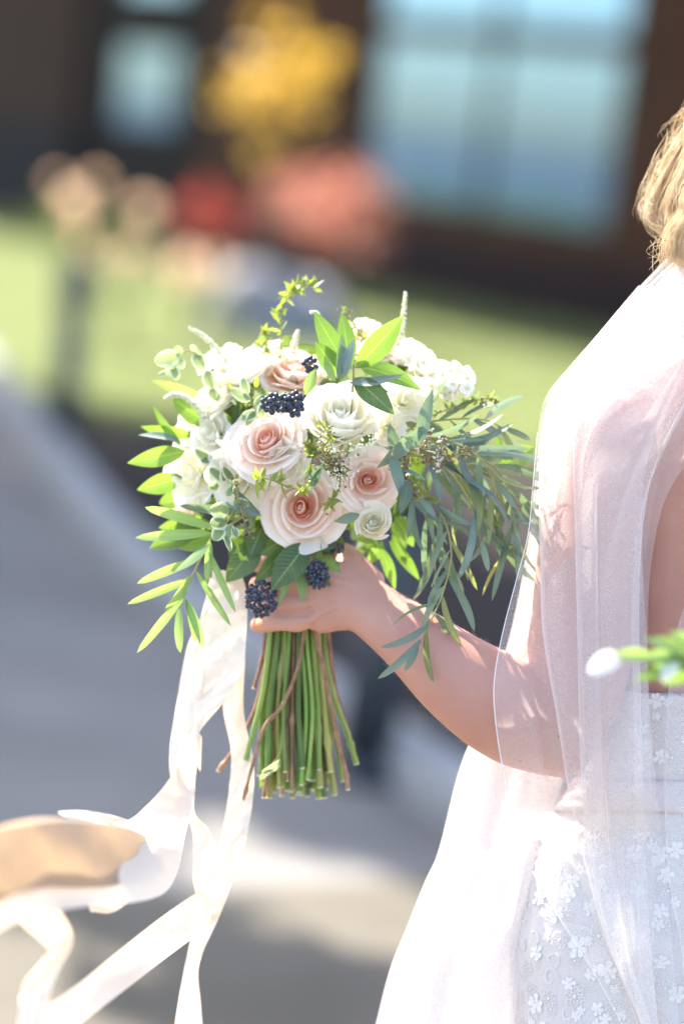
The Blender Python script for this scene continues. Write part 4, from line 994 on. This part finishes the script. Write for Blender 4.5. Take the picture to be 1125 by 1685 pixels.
# broad leaves on the left
sp, _ = spray('leaf_spray', [(440, 760, -150), (360, 745, -150), (300, 735, -150)], 3, M['twig'], 'spray of broad sunlit leaves at the left edge')
for (x0, y0, z0, x1, y1, z1, w_, m_, b_, rl) in (
        (305, 742, -140, 210, 762, -120, 34, 'bright', .06, .1), (300, 785, -150, 226, 806, -140, 36, 'bright', .05, .2), (345, 700, -140, 284, 656, -140, 40, 'bright', .04, -.2), (320, 715, -150, 232, 702, -160, 26, 'bright', .05, .5),
        (300, 728, -135, 228, 716, -125, 22, 'eucb', .05, -1.0), (300, 735, -140, 252, 668, -150, 18, 'bright', .04, .6), (330, 650, -150, 250, 626, -160, 18, 'sage', .05, .3),
        (330, 870, -150, 246, 902, -150, 40, 'bright', .05, -.2), (345, 860, -170, 262, 868, -170, 40, 'bright', .05, .2), (350, 880, -160, 290, 900, -150, 34, 'bright', .05, .3), (300, 820, -170, 262, 828, -180, 30, 'bright', .04, .0)):
    leaf(x0, y0, z0, x1, y1, z1, w_, M[m_], sp, b_, rl)
# long pale leaves and the sprig trailing on the left
sp, _ = spray('eucalyptus_sprig', [(400, 850, -70), (365, 872, -70), (345, 882, -70)], 2.6, M['twig'], 'pair of long pale leaves pointing left')
leaf(350, 868, -65, 239, 835, -55, 19, M['sage'], sp, -.07, .2, 'willow'); leaf(350, 877, -65, 223, 885, -50, 18, M['sage'], sp, .04, -.1, 'willow'); leaf(420, 842, -60, 295, 832, -60, 17, M['euc'], sp, .04, .3, 'willow')
leaf(430, 850, -50, 380, 800, -40, 12, M['euc'], sp, .05, .2, 'willow'); leaf(430, 848, -45, 370, 826, -30, 14, M['eucb'], sp, .05, .3, 'willow')
sp, c = spray('eucalyptus_sprig', [(372, 850, -80), (345, 890, -70), (325, 930, -60), (308, 965, -55), (296, 1000, -50)], 2.4, M['twig'], 'trailing sprig of pale narrow leaves at the lower left')
for (x0, y0, z0, x1, y1, z1, w_, b_, rl) in ((328, 920, -60, 226, 960, -50, 16, -.08, .2), (318, 952, -58, 210, 994, -45, 14, -.07, .1), (310, 968, -54, 226, 1074, -40, 15, .03, .2), (312, 945, -52, 272, 1002, -40, 15, .12, .6),
                                             (296, 1000, -50, 297, 1074, -40, 16, .05, -.3), (305, 985, -50, 335, 1066, -40, 15, .06, .3), (306, 985, -48, 322, 1058, -45, 14, .05, .5), (322, 938, -60, 380, 1030, -40, 12, -.04, .3), (340, 900, -60, 388, 1008, -40, 12, -.05, .2), (345, 888, -60, 340, 958, -55, 14, .04, .2)):
    leaf(x0, y0, z0, x1, y1, z1, w_, M['sage'], sp, b_, rl, 'willow')
leaf(345, 895, -55, 286, 942, -40, 16, M['euc'], sp, .05, .4)
# dark broad leaves under the lowest rose
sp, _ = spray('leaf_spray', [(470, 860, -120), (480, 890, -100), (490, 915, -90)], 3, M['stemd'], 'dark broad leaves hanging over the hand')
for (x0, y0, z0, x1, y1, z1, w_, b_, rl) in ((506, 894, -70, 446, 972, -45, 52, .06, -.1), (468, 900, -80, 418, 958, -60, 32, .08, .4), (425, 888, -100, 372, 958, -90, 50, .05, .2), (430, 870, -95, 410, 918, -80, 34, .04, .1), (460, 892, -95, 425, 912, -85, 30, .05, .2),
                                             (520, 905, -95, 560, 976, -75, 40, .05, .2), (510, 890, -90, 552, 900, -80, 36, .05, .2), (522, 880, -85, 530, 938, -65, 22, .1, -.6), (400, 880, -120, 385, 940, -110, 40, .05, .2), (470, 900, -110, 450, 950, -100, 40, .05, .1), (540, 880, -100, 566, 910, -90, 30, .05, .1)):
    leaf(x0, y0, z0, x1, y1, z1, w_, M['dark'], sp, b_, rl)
for (x0, y0, z0, x1, y1, z1, w_) in ((480, 930, -72, 456, 1000, -60, 12), (492, 925, -70, 498, 992, -66, 20), (488, 940, -70, 492, 968, -66, 12)):
    leaf(x0, y0, z0, x1, y1, z1, w_, M['sage'], sp, .05, .3)
# eucalyptus cascading on the right
rs = random.Random(17)
mats = ['euc', 'euc', 'eucb', 'eucb', 'olive', 'euc']
def euc_sprig(path, step, Lr, Wr, droop, seed, start=0.15, label=None):
    rnd = random.Random(seed); sp, c = spray('eucalyptus_sprig', path, 2.2, M['twig'], label, 8)
    acc = 0; sgn = 1; ln = 0
    tot = sum(math.dist(c[i][:2], c[i + 1][:2]) for i in range(len(c) - 1))
    for i in range(len(c) - 1):
        d = math.dist(c[i][:2], c[i + 1][:2]); acc += d; ln += d
        if ln < start * tot or acc < step: continue
        acc = rnd.uniform(-4, 4); sgn = -sgn
        tx, ty = (c[i + 1][0] - c[i][0]) / (d + 1e-6), (c[i + 1][1] - c[i][1]) / (d + 1e-6)
        an = sgn * rnd.uniform(.35, .95); dx, dy = tx * math.cos(an) - ty * math.sin(an), tx * math.sin(an) + ty * math.cos(an)
        dy += droop * rnd.uniform(.5, 1.2); q = math.hypot(dx, dy); L = rnd.uniform(*Lr) * 1.15
        leaf(c[i][0], c[i][1], c[i][2], c[i][0] + dx / q * L, c[i][1] + dy / q * L, c[i][2] + rnd.uniform(-45, 45), rnd.uniform(*Wr) * .84, M[rnd.choice(mats)], sp, rnd.uniform(-.14, .14), rnd.uniform(-1.2, 1.2), 'willow', .2, rnd.uniform(-.11, .11))
    q = c[-1]; p = c[-3]; d = math.dist(p[:2], q[:2]) + 1e-6
    leaf(q[0], q[1], q[2], q[0] + (q[0] - p[0]) / d * Lr[0] * .8, q[1] + (q[1] - p[1]) / d * Lr[0] * .8, q[2] + 8, Wr[0], M['euc'], sp, .05, .3, 'willow')
for args in (
        ([(640, 735, -70), (720, 742, -50), (790, 755, -40), (830, 790, -35), (843, 850, -35), (848, 900, -35)], 15, (70, 120), (12, 18), .5, 51, .2, 'eucalyptus trailing along the veil edge'),
        ([(640, 770, -60), (690, 800, -45), (728, 850, -35), (742, 910, -20), (730, 970, 20), (705, 1030, 50), (688, 1062, 58)], 12, (60, 98), (12, 18), .35, 52, .2, 'longest eucalyptus sprig hanging over the forearm'),
        ([(640, 705, -90), (720, 692, -80), (790, 690, -75), (830, 705, -70)], 16, (60, 95), (11, 16), .2, 53, .25, 'eucalyptus reaching right under the floret head'),
        ([(650, 790, -80), (690, 830, -70), (712, 890, -65), (716, 940, -60)], 15, (60, 100), (11, 16), .5, 54, .2, None),
        ([(690, 745, -80), (770, 765, -75), (830, 800, -70), (862, 850, -70)], 15, (60, 105), (11, 16), .5, 55, .15, None),
        ([(660, 720, -40), (720, 722, -20), (780, 745, -10), (815, 790, -10)], 15, (70, 110), (12, 18), .4, 56, .2, 'nearest eucalyptus sprig at the right'),
        ([(640, 760, -20), (665, 790, -10), (690, 820, -5)], 14, (50, 80), (12, 18), .4, 59, .1, None),
        ([(680, 740, -60), (760, 760, -50), (800, 810, -45), (815, 870, -40)], 14, (65, 105), (12, 17), .5, 60, .1, None),
        ([(660, 740, -50), (730, 770, -30), (770, 820, -25), (790, 890, -20)], 15, (65, 110), (12, 17), .5, 62, .15, None)):
    euc_sprig(*args)
sp, _ = spray('eucalyptus_sprig', [(640, 730, -40), (665, 740, -20), (690, 730, -15)], 2.2, M['twig'], 'short grey sprig touching the smaller blush rose')
for a in ((660, 760, -15, 640, 695, -10, 22), (690, 735, -5, 712, 640, 0, 24), (640, 740, -10, 664, 830, 8, 20), (672, 790, 6, 658, 846, 12, 20), (592, 846, 6, 550, 858, 2, 18), (700, 700, 0, 620, 770, -10, 26), (528, 770, 15, 505, 812, 20, 12), (535, 760, 12, 500, 790, 18, 11)):
    leaf(*a, M['euc'], sp, .06, .3)
for a in ((690, 845, -60, 640, 990, -60, 20), (640, 890, -160, 690, 955, -165, 22), (625, 900, -165, 650, 970, -170, 22), (630, 890, -150, 600, 930, -150, 26), (650, 850, -150, 680, 900, -150, 30), (620, 870, -140, 590, 890, -150, 34), (645, 880, -150, 668, 930, -150, 20)):
    if a[0] == 690: continue
    leaf(*a, M['bright'], sp, .05, .3)
# leaves below, right of the train: far bright leaf by the veil
leaf(820, 770, -110, 878, 735, -110, 40, M['bright'], sp, .05, .2); leaf(822, 760, -110, 820, 712, -110, 14, M['bright'], sp, .04, .2)
# variegated sprigs
def varieg(path, leaves, label):
    sp, _ = spray('variegated_sprig', path, 1.6, M['twig'], label)
    for a in leaves: leaf(*a, M['varieg'], sp, .08, rs.uniform(-.4, .4), 'round', .2)
varieg([(345, 640, -130), (335, 600, -130), (320, 580, -130), (300, 578, -130), (282, 592, -130)], [(296, 585, -128, 254, 596, -122, 30), (300, 582, -130, 288, 570, -130, 14), (322, 582, -130, 332, 610, -124, 28), (318, 580, -130, 326, 572, -130, 24), (290, 598, -126, 275, 618, -122, 22), (298, 590, -126, 300, 608, -122, 12), (284, 602, -126, 292, 626, -120, 18), (278, 612, -126, 260, 618, -122, 10), (340, 610, -124, 352, 640, -118, 26), (345, 640, -120, 362, 660, -114, 22)],
       'variegated round leaf sprig at the upper left edge')
varieg([(410, 800, -60), (385, 840, -50), (372, 862, -45), (360, 880, -45)], [(378, 840, -45, 345, 838, -35, 30), (372, 860, -40, 345, 862, -30, 26), (366, 866, -40, 352, 890, -30, 24), (380, 862, -40, 372, 892, -35, 20), (384, 868, -36, 390, 886, -32, 14), (370, 880, -36, 380, 908, -30, 12), (386, 830, -44, 410, 828, -36, 22), (352, 762, -90, 322, 738, -85, 22), (358, 760, -90, 330, 758, -85, 20), (372, 790, -80, 345, 770, -75, 22), (384, 790, -70, 368, 768, -66, 18), (392, 800, -60, 372, 816, -55, 20), (360, 800, -80, 342, 800, -76, 18)],
       'variegated round leaf sprig between the left blooms')
varieg([(440, 700, -60), (418, 670, -70), (405, 640, -80)], [(412, 660, -66, 380, 640, -70, 20), (408, 650, -70, 400, 622, -74, 18), (424, 680, -60, 395, 690, -60, 20), (430, 690, -58, 432, 660, -60, 16), (418, 668, -64, 438, 650, -70, 14), (420, 676, -60, 405, 700, -56, 16)], 'variegated sprig beside the upper blush rose')
# tiny-leaved sprigs
def tiny(path, n, L, wd, label, buds=0, seed=1, lm='tiny', bm='bud', spread=14, r=1.5, br=2.2):
    rnd = random.Random(seed); sp, c = spray('filler_sprig', path, r, M['twig'] if lm != 'bud' else M['stemb'], label, 8)
    mb = MB()
    for k in range(n):
        q = c[int(rnd.random() ** .8 * (len(c) - 1))]; d = D3(rnd.gauss(0, 1), rnd.gauss(.3, 1), rnd.gauss(.2, 1)); p0 = P(*q); l = L * K * rnd.uniform(.6, 1.3)
        p1 = p0 + d * l; sd = d.cross(D3(rnd.gauss(0, 1), rnd.gauss(0, 1), 1)).normalized() * (wd * K * .5)
        mb.grid([[p0 - sd * .2, p0, p0 + sd * .2], [p0 * .6 + p1 * .4 - sd, p0 * .6 + p1 * .4, p0 * .6 + p1 * .4 + sd], [p1 - sd * .1, p1, p1 + sd * .1]])
    if n: mb.build('tiny_leaves', M[lm], sp, kind='stuff')
    mb = MB()
    for k in range(buds):
        q = c[int(rnd.random() * (len(c) - 1))]; mb.ball(P(q[0] + rnd.gauss(0, spread * .4), q[1] + rnd.gauss(0, spread * .4), q[2] + rnd.uniform(0, spread)), K * br * rnd.uniform(.6, 1.2), 6, 4)
    if buds: mb.build('buds', M[bm], sp, kind='stuff')
tiny([(560, 775, 5), (548, 745, 15), (540, 715, 22), (530, 698, 26)], 46, 14, 5, 'tiny leaved sprig standing before the large white rose', 26, 1, bm='bud')
tiny([(560, 780, 5), (530, 755, 15), (512, 740, 20), (505, 730, 22)], 44, 17, 8, 'tiny leaved sprig pointing left below the white rose', 14, 2)
tiny([(520, 740, 12), (545, 762, 16), (570, 770, 14)], 20, 12, 6, 'brown budded filler between the roses', 90, 3, spread=26)
tiny([(545, 775, 14), (560, 785, 16), (575, 770, 14)], 14, 16, 9, 'white budded filler above the smaller blush rose', 60, 4, bm='budwhite', spread=22, br=1.8)
tiny([(520, 745, 10), (570, 742, 14), (620, 722, 12)], 0, 0, 0, 'straw coloured seed spray on the white rose', 70, 5, bm='catkin', spread=14)
tiny([(560, 800, 0), (548, 820, 0), (540, 835, 0)], 24, 15, 8, 'green filler between the blush roses', 8, 6)
tiny([(515, 790, 16), (505, 775, 18), (500, 800, 20), (498, 815, 22)], 16, 22, 9, 'green leaflets on the lowest blush rose', 0, 7)
tiny([(470, 800, -10), (440, 788, 0), (420, 792, 0)], 18, 24, 9, 'green leaflets under the upper blush rose', 0, 8)
for i, (pth, lab) in enumerate((([(720, 770, -20), (722, 740, -15), (730, 715, -12)], 'upright brown seed spike'), ([(690, 760, -30), (735, 752, -18), (780, 738, -12)], 'brown seed spike lying to the right'), ([(690, 740, -30), (700, 715, -20), (702, 695, -18)], 'slim brown seed spike'), ([(655, 790, -20), (668, 760, -16), (672, 735, -14)], 'brown seed spike by the blush rose'), ([(640, 770, -20), (652, 750, -16), (652, 730, -14)], 'short brown seed spike'), ([(670, 830, -20), (680, 815, -16), (672, 785, -14)], 'white tipped seed spike'))):
    tiny(pth, 10, 8, 4, lab, 60, 20 + i, lm='tiny', bm='bud' if i % 2 else 'budwhite', spread=11, br=2.0)
    tiny([(a + 3, b + 2, c_ + 3) for a, b, c_ in pth], 0, 0, 0, None, 40, 40 + i, bm='bud', spread=12, br=2.0)
tiny([(462, 590, -150), (462, 545, -150), (464, 505, -150), (480, 478, -150), (495, 465, -150), (518, 475, -150)], 60, 20, 9, 'tall arching sprig above the bouquet', 0, 11, spread=10)
tiny([(430, 590, -150), (440, 560, -150), (430, 545, -150)], 20, 18, 8, 'small green sprig on the top edge', 4, 12)
tiny([(600, 560, -120), (575, 525, -120), (566, 508, -120)], 22, 12, 6, 'small green sprig behind the upright leaves', 10, 13)
tiny([(650, 720, -90), (720, 680, -80), (780, 660, -75), (805, 655, -72), (815, 665, -70)], 36, 16, 6, 'thin twig with pods at the right edge', 20, 14, spread=10)
tiny([(420, 640, -90), (400, 660, -90), (385, 640, -90)], 26, 24, 10, 'green leaflets between the upper white roses', 0, 15)
tiny([(385, 790, -40), (400, 850, -30), (410, 880, -30)], 26, 18, 7, 'olive filler left of the lowest rose', 30, 16, lm='olive')
# white spikes
for (pth, lab) in (([(385, 610, -150), (360, 580, -150), (338, 555, -150), (312, 540, -150)], 'white feathery spike at the upper left'), ([(655, 570, -150), (662, 530, -150), (667, 482, -150)], 'white feathery spike at the top right'), ([(545, 590, -90), (530, 545, -90), (522, 518, -90), (512, 514, -90)], 'white feathery spike before the upright leaves'), ([(340, 690, -120), (315, 660, -120), (290, 648, -120), (272, 655, -120)], 'white feathery spike at the left edge'), ([(480, 590, -160), (486, 560, -160), (490, 545, -160)], 'short white spike on top')):
    rnd = random.Random(len(lab)); sp, c = spray('flower_spike', pth, 2.0, M['twig'], lab, 10); mb = MB(); n = len(c)
    for i, q in enumerate(c):
        f = 1 - .75 * i / n
        for k in range(7):
            d = D3(rnd.gauss(0, 1), rnd.gauss(0, 1), rnd.gauss(0, 1)); p = P(*q) + d * (6.5 * f * K); mb.ball(p, K * 2.6 * (0.5 + .5 * f), 6, 4)
    mb.build('blossoms', M['catkin'], sp, kind='stuff')
# berries
def berries(px, py, pz, rx, ry, n, label, seed, r=4.6):
    rnd = random.Random(seed); mb = MB(); c = P(px, py, pz)
    for k in range(6): mb.tube([P(px + 10, py - 5, pz - 30), c, P(px + rnd.uniform(-rx, rx) * .7, py + rnd.uniform(-ry, ry) * .7, pz + 4)], 0.0006, 5)
    b = mb.build('berry_cluster', M['stemb'], bq, label=label); mb = MB(); pts = []
    t = 0
    while len(pts) < n and t < 6000:
        t += 1; a = rnd.random() * 6.283; q = math.sqrt(rnd.random()); x = px + rx * q * math.cos(a); y = py + ry * q * math.sin(a)
        z = pz + rnd.uniform(.55, 1) * min(rx, ry) * math.sqrt(1 - q * q * .95)
        if all((x - u) ** 2 + (y - v_) ** 2 + (z - w_) ** 2 > (1.6 * r) ** 2 for u, v_, w_ in pts): pts.append((x, y, z)); mb.ball(P(x, y, z), K * r * rnd.uniform(.85, 1.12), 10, 7)
    mb.build('berries', M['berry'], b, kind='stuff')
berries(454, 664, -10, 24, 15, 34, 'blue berries on top of the upper blush rose', 61); berries(484, 664, -14, 15, 20, 30, 'blue berries between the upper blush and white roses', 62)
berries(430, 985, -70, 26, 30, 84, 'dark berries hanging beside the fingers', 63, 3.8); berries(522, 946, -62, 18, 24, 56, 'dark berries on the back of the hand', 64, 3.8); berries(545, 900, -90, 20, 10, 16, 'dark berries under the lowest rose', 65, 4); berries(510, 600, -60, 12, 12, 10, 'blue berries behind the white rose', 66)
# inner greenery filling the gaps
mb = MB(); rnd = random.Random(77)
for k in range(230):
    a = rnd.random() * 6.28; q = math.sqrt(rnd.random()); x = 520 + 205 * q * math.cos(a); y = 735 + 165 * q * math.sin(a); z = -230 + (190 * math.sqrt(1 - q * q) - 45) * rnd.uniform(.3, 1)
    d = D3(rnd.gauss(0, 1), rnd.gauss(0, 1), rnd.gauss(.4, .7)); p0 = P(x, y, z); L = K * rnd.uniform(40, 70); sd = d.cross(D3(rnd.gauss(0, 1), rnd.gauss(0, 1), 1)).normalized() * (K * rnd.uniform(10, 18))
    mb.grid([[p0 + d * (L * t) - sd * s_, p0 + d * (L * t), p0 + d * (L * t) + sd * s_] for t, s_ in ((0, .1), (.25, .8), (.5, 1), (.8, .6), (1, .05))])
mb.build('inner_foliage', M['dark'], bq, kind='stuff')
# stems
rnd = random.Random(5)
def stem(pts, r, mat, knots=0):
    mb = MB(); c = catmull(pts, 8); n = len(c)
    rad = [K * r * (1 + 0.04 * math.sin(i * 1.7)) for i in range(n)]
    for _ in range(knots):
        k = rnd.randrange(n // 2, n - 2); rad[k] *= 1.55; rad[k + 1] *= 1.2
    ps = [P(*q) for q in c]
    mb.tube(ps, rad, 8, False); o = mb.build('stem', mat, bq)
    e = MB(); e.tube([ps[-1], ps[-1] + (ps[-1] - ps[-2]).normalized() * 0.0012], [rad[-1] * 1.0, rad[-1] * 0.95], 8); e.build('cut_end', M['cut'], o)
for k in range(64):
    a = k * 2.39996; q = math.sqrt((k + .5) / 64)
    x = 490 + 46 * q * math.cos(a); z = -185 + 44 * q * math.sin(a)
    f = 1.42 + rnd.uniform(-.15, .2)
    mt = rnd.choice(['stemg', 'stemg', 'stemg', 'stemy', 'stemy', 'stemd', 'stemd', 'stemb'])
    yb = 1303 + rnd.uniform(-26, 10) - (18 if q > .85 else 0)
    r = rnd.uniform(3.3, 6.4) if mt != 'stemb' else rnd.uniform(2.8, 4.2)
    stem([(490 + (x - 490) * .9, 860, -185 + (z + 185) * .9), (490 + (x - 490) * .98, 960, z), (x, 1050, z), (rnd.uniform(-7, 7) + 490 + (x - 490) * (1 + f) / 2 + rnd.uniform(-6, 6), 1170, -185 + (z + 185) * (1 + f) / 2), (490 + (x - 490) * f + rnd.uniform(-8, 8), yb, -185 + (z + 185) * f)], r, M[mt], rnd.choice((1, 2)) if mt in ('stemb', 'stemy') else 0)
for pts, r, mt, kn in (([(505, 1000, -130), (492, 1090, -125), (465, 1160, -115), (436, 1195, -112), (418, 1250, -112), (400, 1316, -112)], 3.0, 'stemb', 2), ([(440, 1000, -150), (432, 1080, -150), (418, 1132, -150)], 3.0, 'stemb', 1), ([(450, 1010, -160), (425, 1150, -170), (390, 1225, -175), (360, 1268, -178)], 3.4, 'stemb', 1),
                        ([(505, 1000, -135), (530, 1090, -130), (552, 1200, -128), (568, 1270, -128), (572, 1298, -128)], 4.0, 'stemb', 2), ([(520, 1000, -170), (545, 1130, -170), (572, 1210, -172), (586, 1256, -172)], 4.6, 'stemg', 1), ([(535, 1000, -190), (548, 1120, -195), (570, 1200, -200), (584, 1250, -200)], 4.2, 'stemb', 1), ([(448, 1000, -140), (436, 1120, -135), (418, 1200, -130), (404, 1250, -130)], 4.4, 'stemg', 0)):
    stem(pts, r, M[mt], kn)
sp, _ = spray('leaf_spray', [(470, 1200, -140), (462, 1235, -128), (445, 1262, -122), (428, 1280, -120)], 2, M['twig'], 'withered pale leaf left on the stems')
leaf(462, 1250, -122, 430, 1270, -112, 16, M['varieg'], sp, .15, .6, 'round'); leaf(448, 1258, -120, 425, 1284, -112, 10, M['varieg'], sp, .1, .3, 'round'); leaf(432, 1275, -120, 424, 1300, -118, 9, M['bright'], sp, .1, .3)
mb = MB(); rows = []
for j in range(9):
    y = 918 + j * 9; rows.append([P(490 + (50 + 1.5 * math.sin(j * 2.2)) * math.cos(t * 2 * math.pi / 32), y + 5 * math.cos(t * 2 * math.pi / 32), -185 + (49 + 1.5 * math.sin(j * 2.2)) * math.sin(t * 2 * math.pi / 32)) for t in range(32)])
mb.grid(rows, closed=True); mb.build('ribbon_wrap', M['ribbon'], bq, label='ivory silk wrapped round the stems')

# ================================================================== RIBBONS
def ribbon(rows_, label, n=9, nu=11, wob=3.0, seed=0, curve=6, mat=None):
    c = catmull(rows_, n); out = []
    for i, r in enumerate(c):
        row = []
        for j in range(nu):
            u = j / (nu - 1)
            x = r[0] * (1 - u) + r[2] * u; y = r[1] * (1 - u) + r[3] * u; z = r[4] * (1 - u) + r[5] * u
            z += curve * math.sin(math.pi * u) * math.sin(i * .13 + seed) + wob * math.sin(i * .31 + u * 4 + seed)
            z += 1.6 * math.sin(i * .9 + u * 5 + seed * 2) + 1.2 * math.sin(i * .47 - u * 11)
            row.append(P(x, y, z))
        out.append(row)
    mb = MB(); mb.grid(out); o = mb.build('ribbon', mat or M['ribbon'], origin=out[0][nu // 2])
    tag(o, label, 'ribbon', 'silk ribbons hanging from the bouquet'); return o
ribbon([(350, 935, 398, 945, -150, -145), (345, 985, 407, 985, -130, -118), (336, 1050, 405, 1050, -118, -92), (328, 1120, 398, 1105, -112, -78), (324, 1170, 372, 1150, -110, -86), (322, 1208, 330, 1202, -108, -104), (324, 1232, 332, 1215, -112, -116), (326, 1262, 330, 1270, -116, -125)], 'broad cream silk ribbon fold hanging right below the bouquet, beside the fingers', seed=1)
ribbon([(366, 960, 403, 960, -180, -172), (364, 1080, 403, 1080, -165, -158), (367, 1165, 401, 1170, -160, -140), (380, 1235, 416, 1245, -150, -128), (378, 1290, 418, 1290, -145, -128), (370, 1345, 412, 1345, -145, -125), (356, 1410, 400, 1400, -145, -122), (338, 1460, 382, 1455, -142, -120), (322, 1510, 358, 1515, -140, -122), (313, 1550, 336, 1562, -136, -128), (303, 1595, 326, 1600, -120, -140), (293, 1650, 330, 1650, -110, -145), (283, 1720, 336, 1720, -108, -148)], 'long white silk streamer falling past the cut stems to the bottom edge', seed=2)
ribbon([(346, 950, 362, 960, -160, -150), (332, 1010, 352, 1012, -150, -135), (308, 1065, 341, 1070, -145, -120), (292, 1150, 331, 1150, -140, -110), (279, 1235, 327, 1228, -136, -110), (283, 1290, 321, 1295, -130, -115), (303, 1335, 321, 1338, -126, -122), (317, 1370, 344, 1365, -128, -116), (318, 1405, 360, 1405, -132, -114), (318, 1450, 366, 1440, -134, -116), (328, 1490, 360, 1485, -136, -124)], 'left white silk streamer twisting down to join the long one', seed=3)
ribbon([(292, 1262, 322, 1296, -118, -116), (268, 1296, 314, 1335, -60, -80), (240, 1326, 304, 1380, 40, 10), (218, 1346, 294, 1430, 150, 110), (190, 1356, 272, 1468, 280, 230), (140, 1350, 225, 1484, 420, 370), (60, 1346, 150, 1490, 560, 500), (-40, 1370, 50, 1510, 700, 640), (-120, 1400, -60, 1560, 800, 740)], 'white silk ribbon billowing out to the left edge', wob=6, seed=4, curve=20)
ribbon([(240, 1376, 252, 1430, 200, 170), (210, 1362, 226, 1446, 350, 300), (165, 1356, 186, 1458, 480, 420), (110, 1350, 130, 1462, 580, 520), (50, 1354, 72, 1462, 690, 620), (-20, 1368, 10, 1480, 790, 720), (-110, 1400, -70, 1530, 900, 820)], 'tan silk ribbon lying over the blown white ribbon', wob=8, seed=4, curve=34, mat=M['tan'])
ribbon([(222, 1352, 240, 1392, 50, 40), (180, 1340, 205, 1372, 140, 130), (135, 1334, 160, 1356, 230, 230), (95, 1336, 118, 1350, 300, 300)], 'thin sunlit ribbon end running above the tan ribbon', wob=6, seed=5)
ribbon([(-80, 1380, -60, 1460, 640, 620), (0, 1405, 0, 1480, 560, 550), (50, 1440, 35, 1520, 520, 515), (100, 1500, 78, 1560, 500, 500), (120, 1548, 70, 1580, 500, 505), (95, 1600, 38, 1620, 510, 515), (80, 1650, 32, 1665, 520, 525), (70, 1740, 20, 1760, 540, 545)], 'white blown ribbon curling down at the left edge', wob=8, seed=6, curve=20)
ribbon([(332, 1464, 350, 1512, -128, -124), (300, 1484, 322, 1540, -50, -50), (250, 1520, 272, 1578, 80, 75), (195, 1565, 220, 1618, 220, 215), (130, 1618, 155, 1668, 360, 350), (60, 1668, 85, 1722, 480, 470), (-20, 1730, 10, 1790, 600, 590)], 'pale ribbon tail blown towards the lower left corner', wob=8, seed=7, curve=15)
ribbon([(262, 1448, 272, 1420, 30, 25), (225, 1480, 245, 1456, 120, 110), (180, 1480, 190, 1500, 200, 200), (140, 1478, 150, 1500, 270, 270)], 'short bright ribbon end under the tan ribbon', wob=5, seed=8)
# ================================================================== BRANCH NEAR THE CAMERA AT THE RIGHT
b0 = P(1420, 1800, 560); base = Vector((b0.x, b0.y, 0))
fs = empty('leafy_branch', base, 'blurred green branch with white petals close to the camera at the right edge', 'branch')
def Q(px, py): return P(px, py, 560)
mb = MB(); mb.tube([base, (base + Q(1350, 1200)) / 2, Q(1350, 1200), Q(1230, 1095), Q(1120, 1080), Q(1040, 1078)], [0.007, 0.005, 0.004, 0.003, 0.002, 0.001], 7); mb.build('stalk', M['twig'], fs)
for (x0, y0, x1, y1, w_, m_) in ((1140, 1078, 1060, 1050, 26, 'sage'), (1130, 1085, 1045, 1118, 26, 'bright'), (1120, 1080, 1040, 1085, 22, 'sage'), (1150, 1090, 1090, 1125, 28, 'bright'), (1160, 1075, 1100, 1040, 28, 'sage'), (1180, 1085, 1110, 1080, 30, 'bright'), (1070, 1078, 1010, 1076, 20, 'sage'), (1200, 1100, 1150, 1140, 30, 'bright'), (1140, 1070, 1150, 1030, 24, 'sage')):
    leaf(x0, y0, 560, x1, y1, 555 + rs.uniform(-20, 20), w_ * .95, M[m_], fs, .05, rs.uniform(-.5, .5))
for (x0, y0, x1, y1, w_) in ((1018, 1078, 968, 1108, 34), (1110, 1085, 1090, 1122, 26)):
    o = leaf(x0, y0, 562, x1, y1, 575, w_ * .9, M['white'], fs, .12, -.3, 'round'); o.name = 'petal'
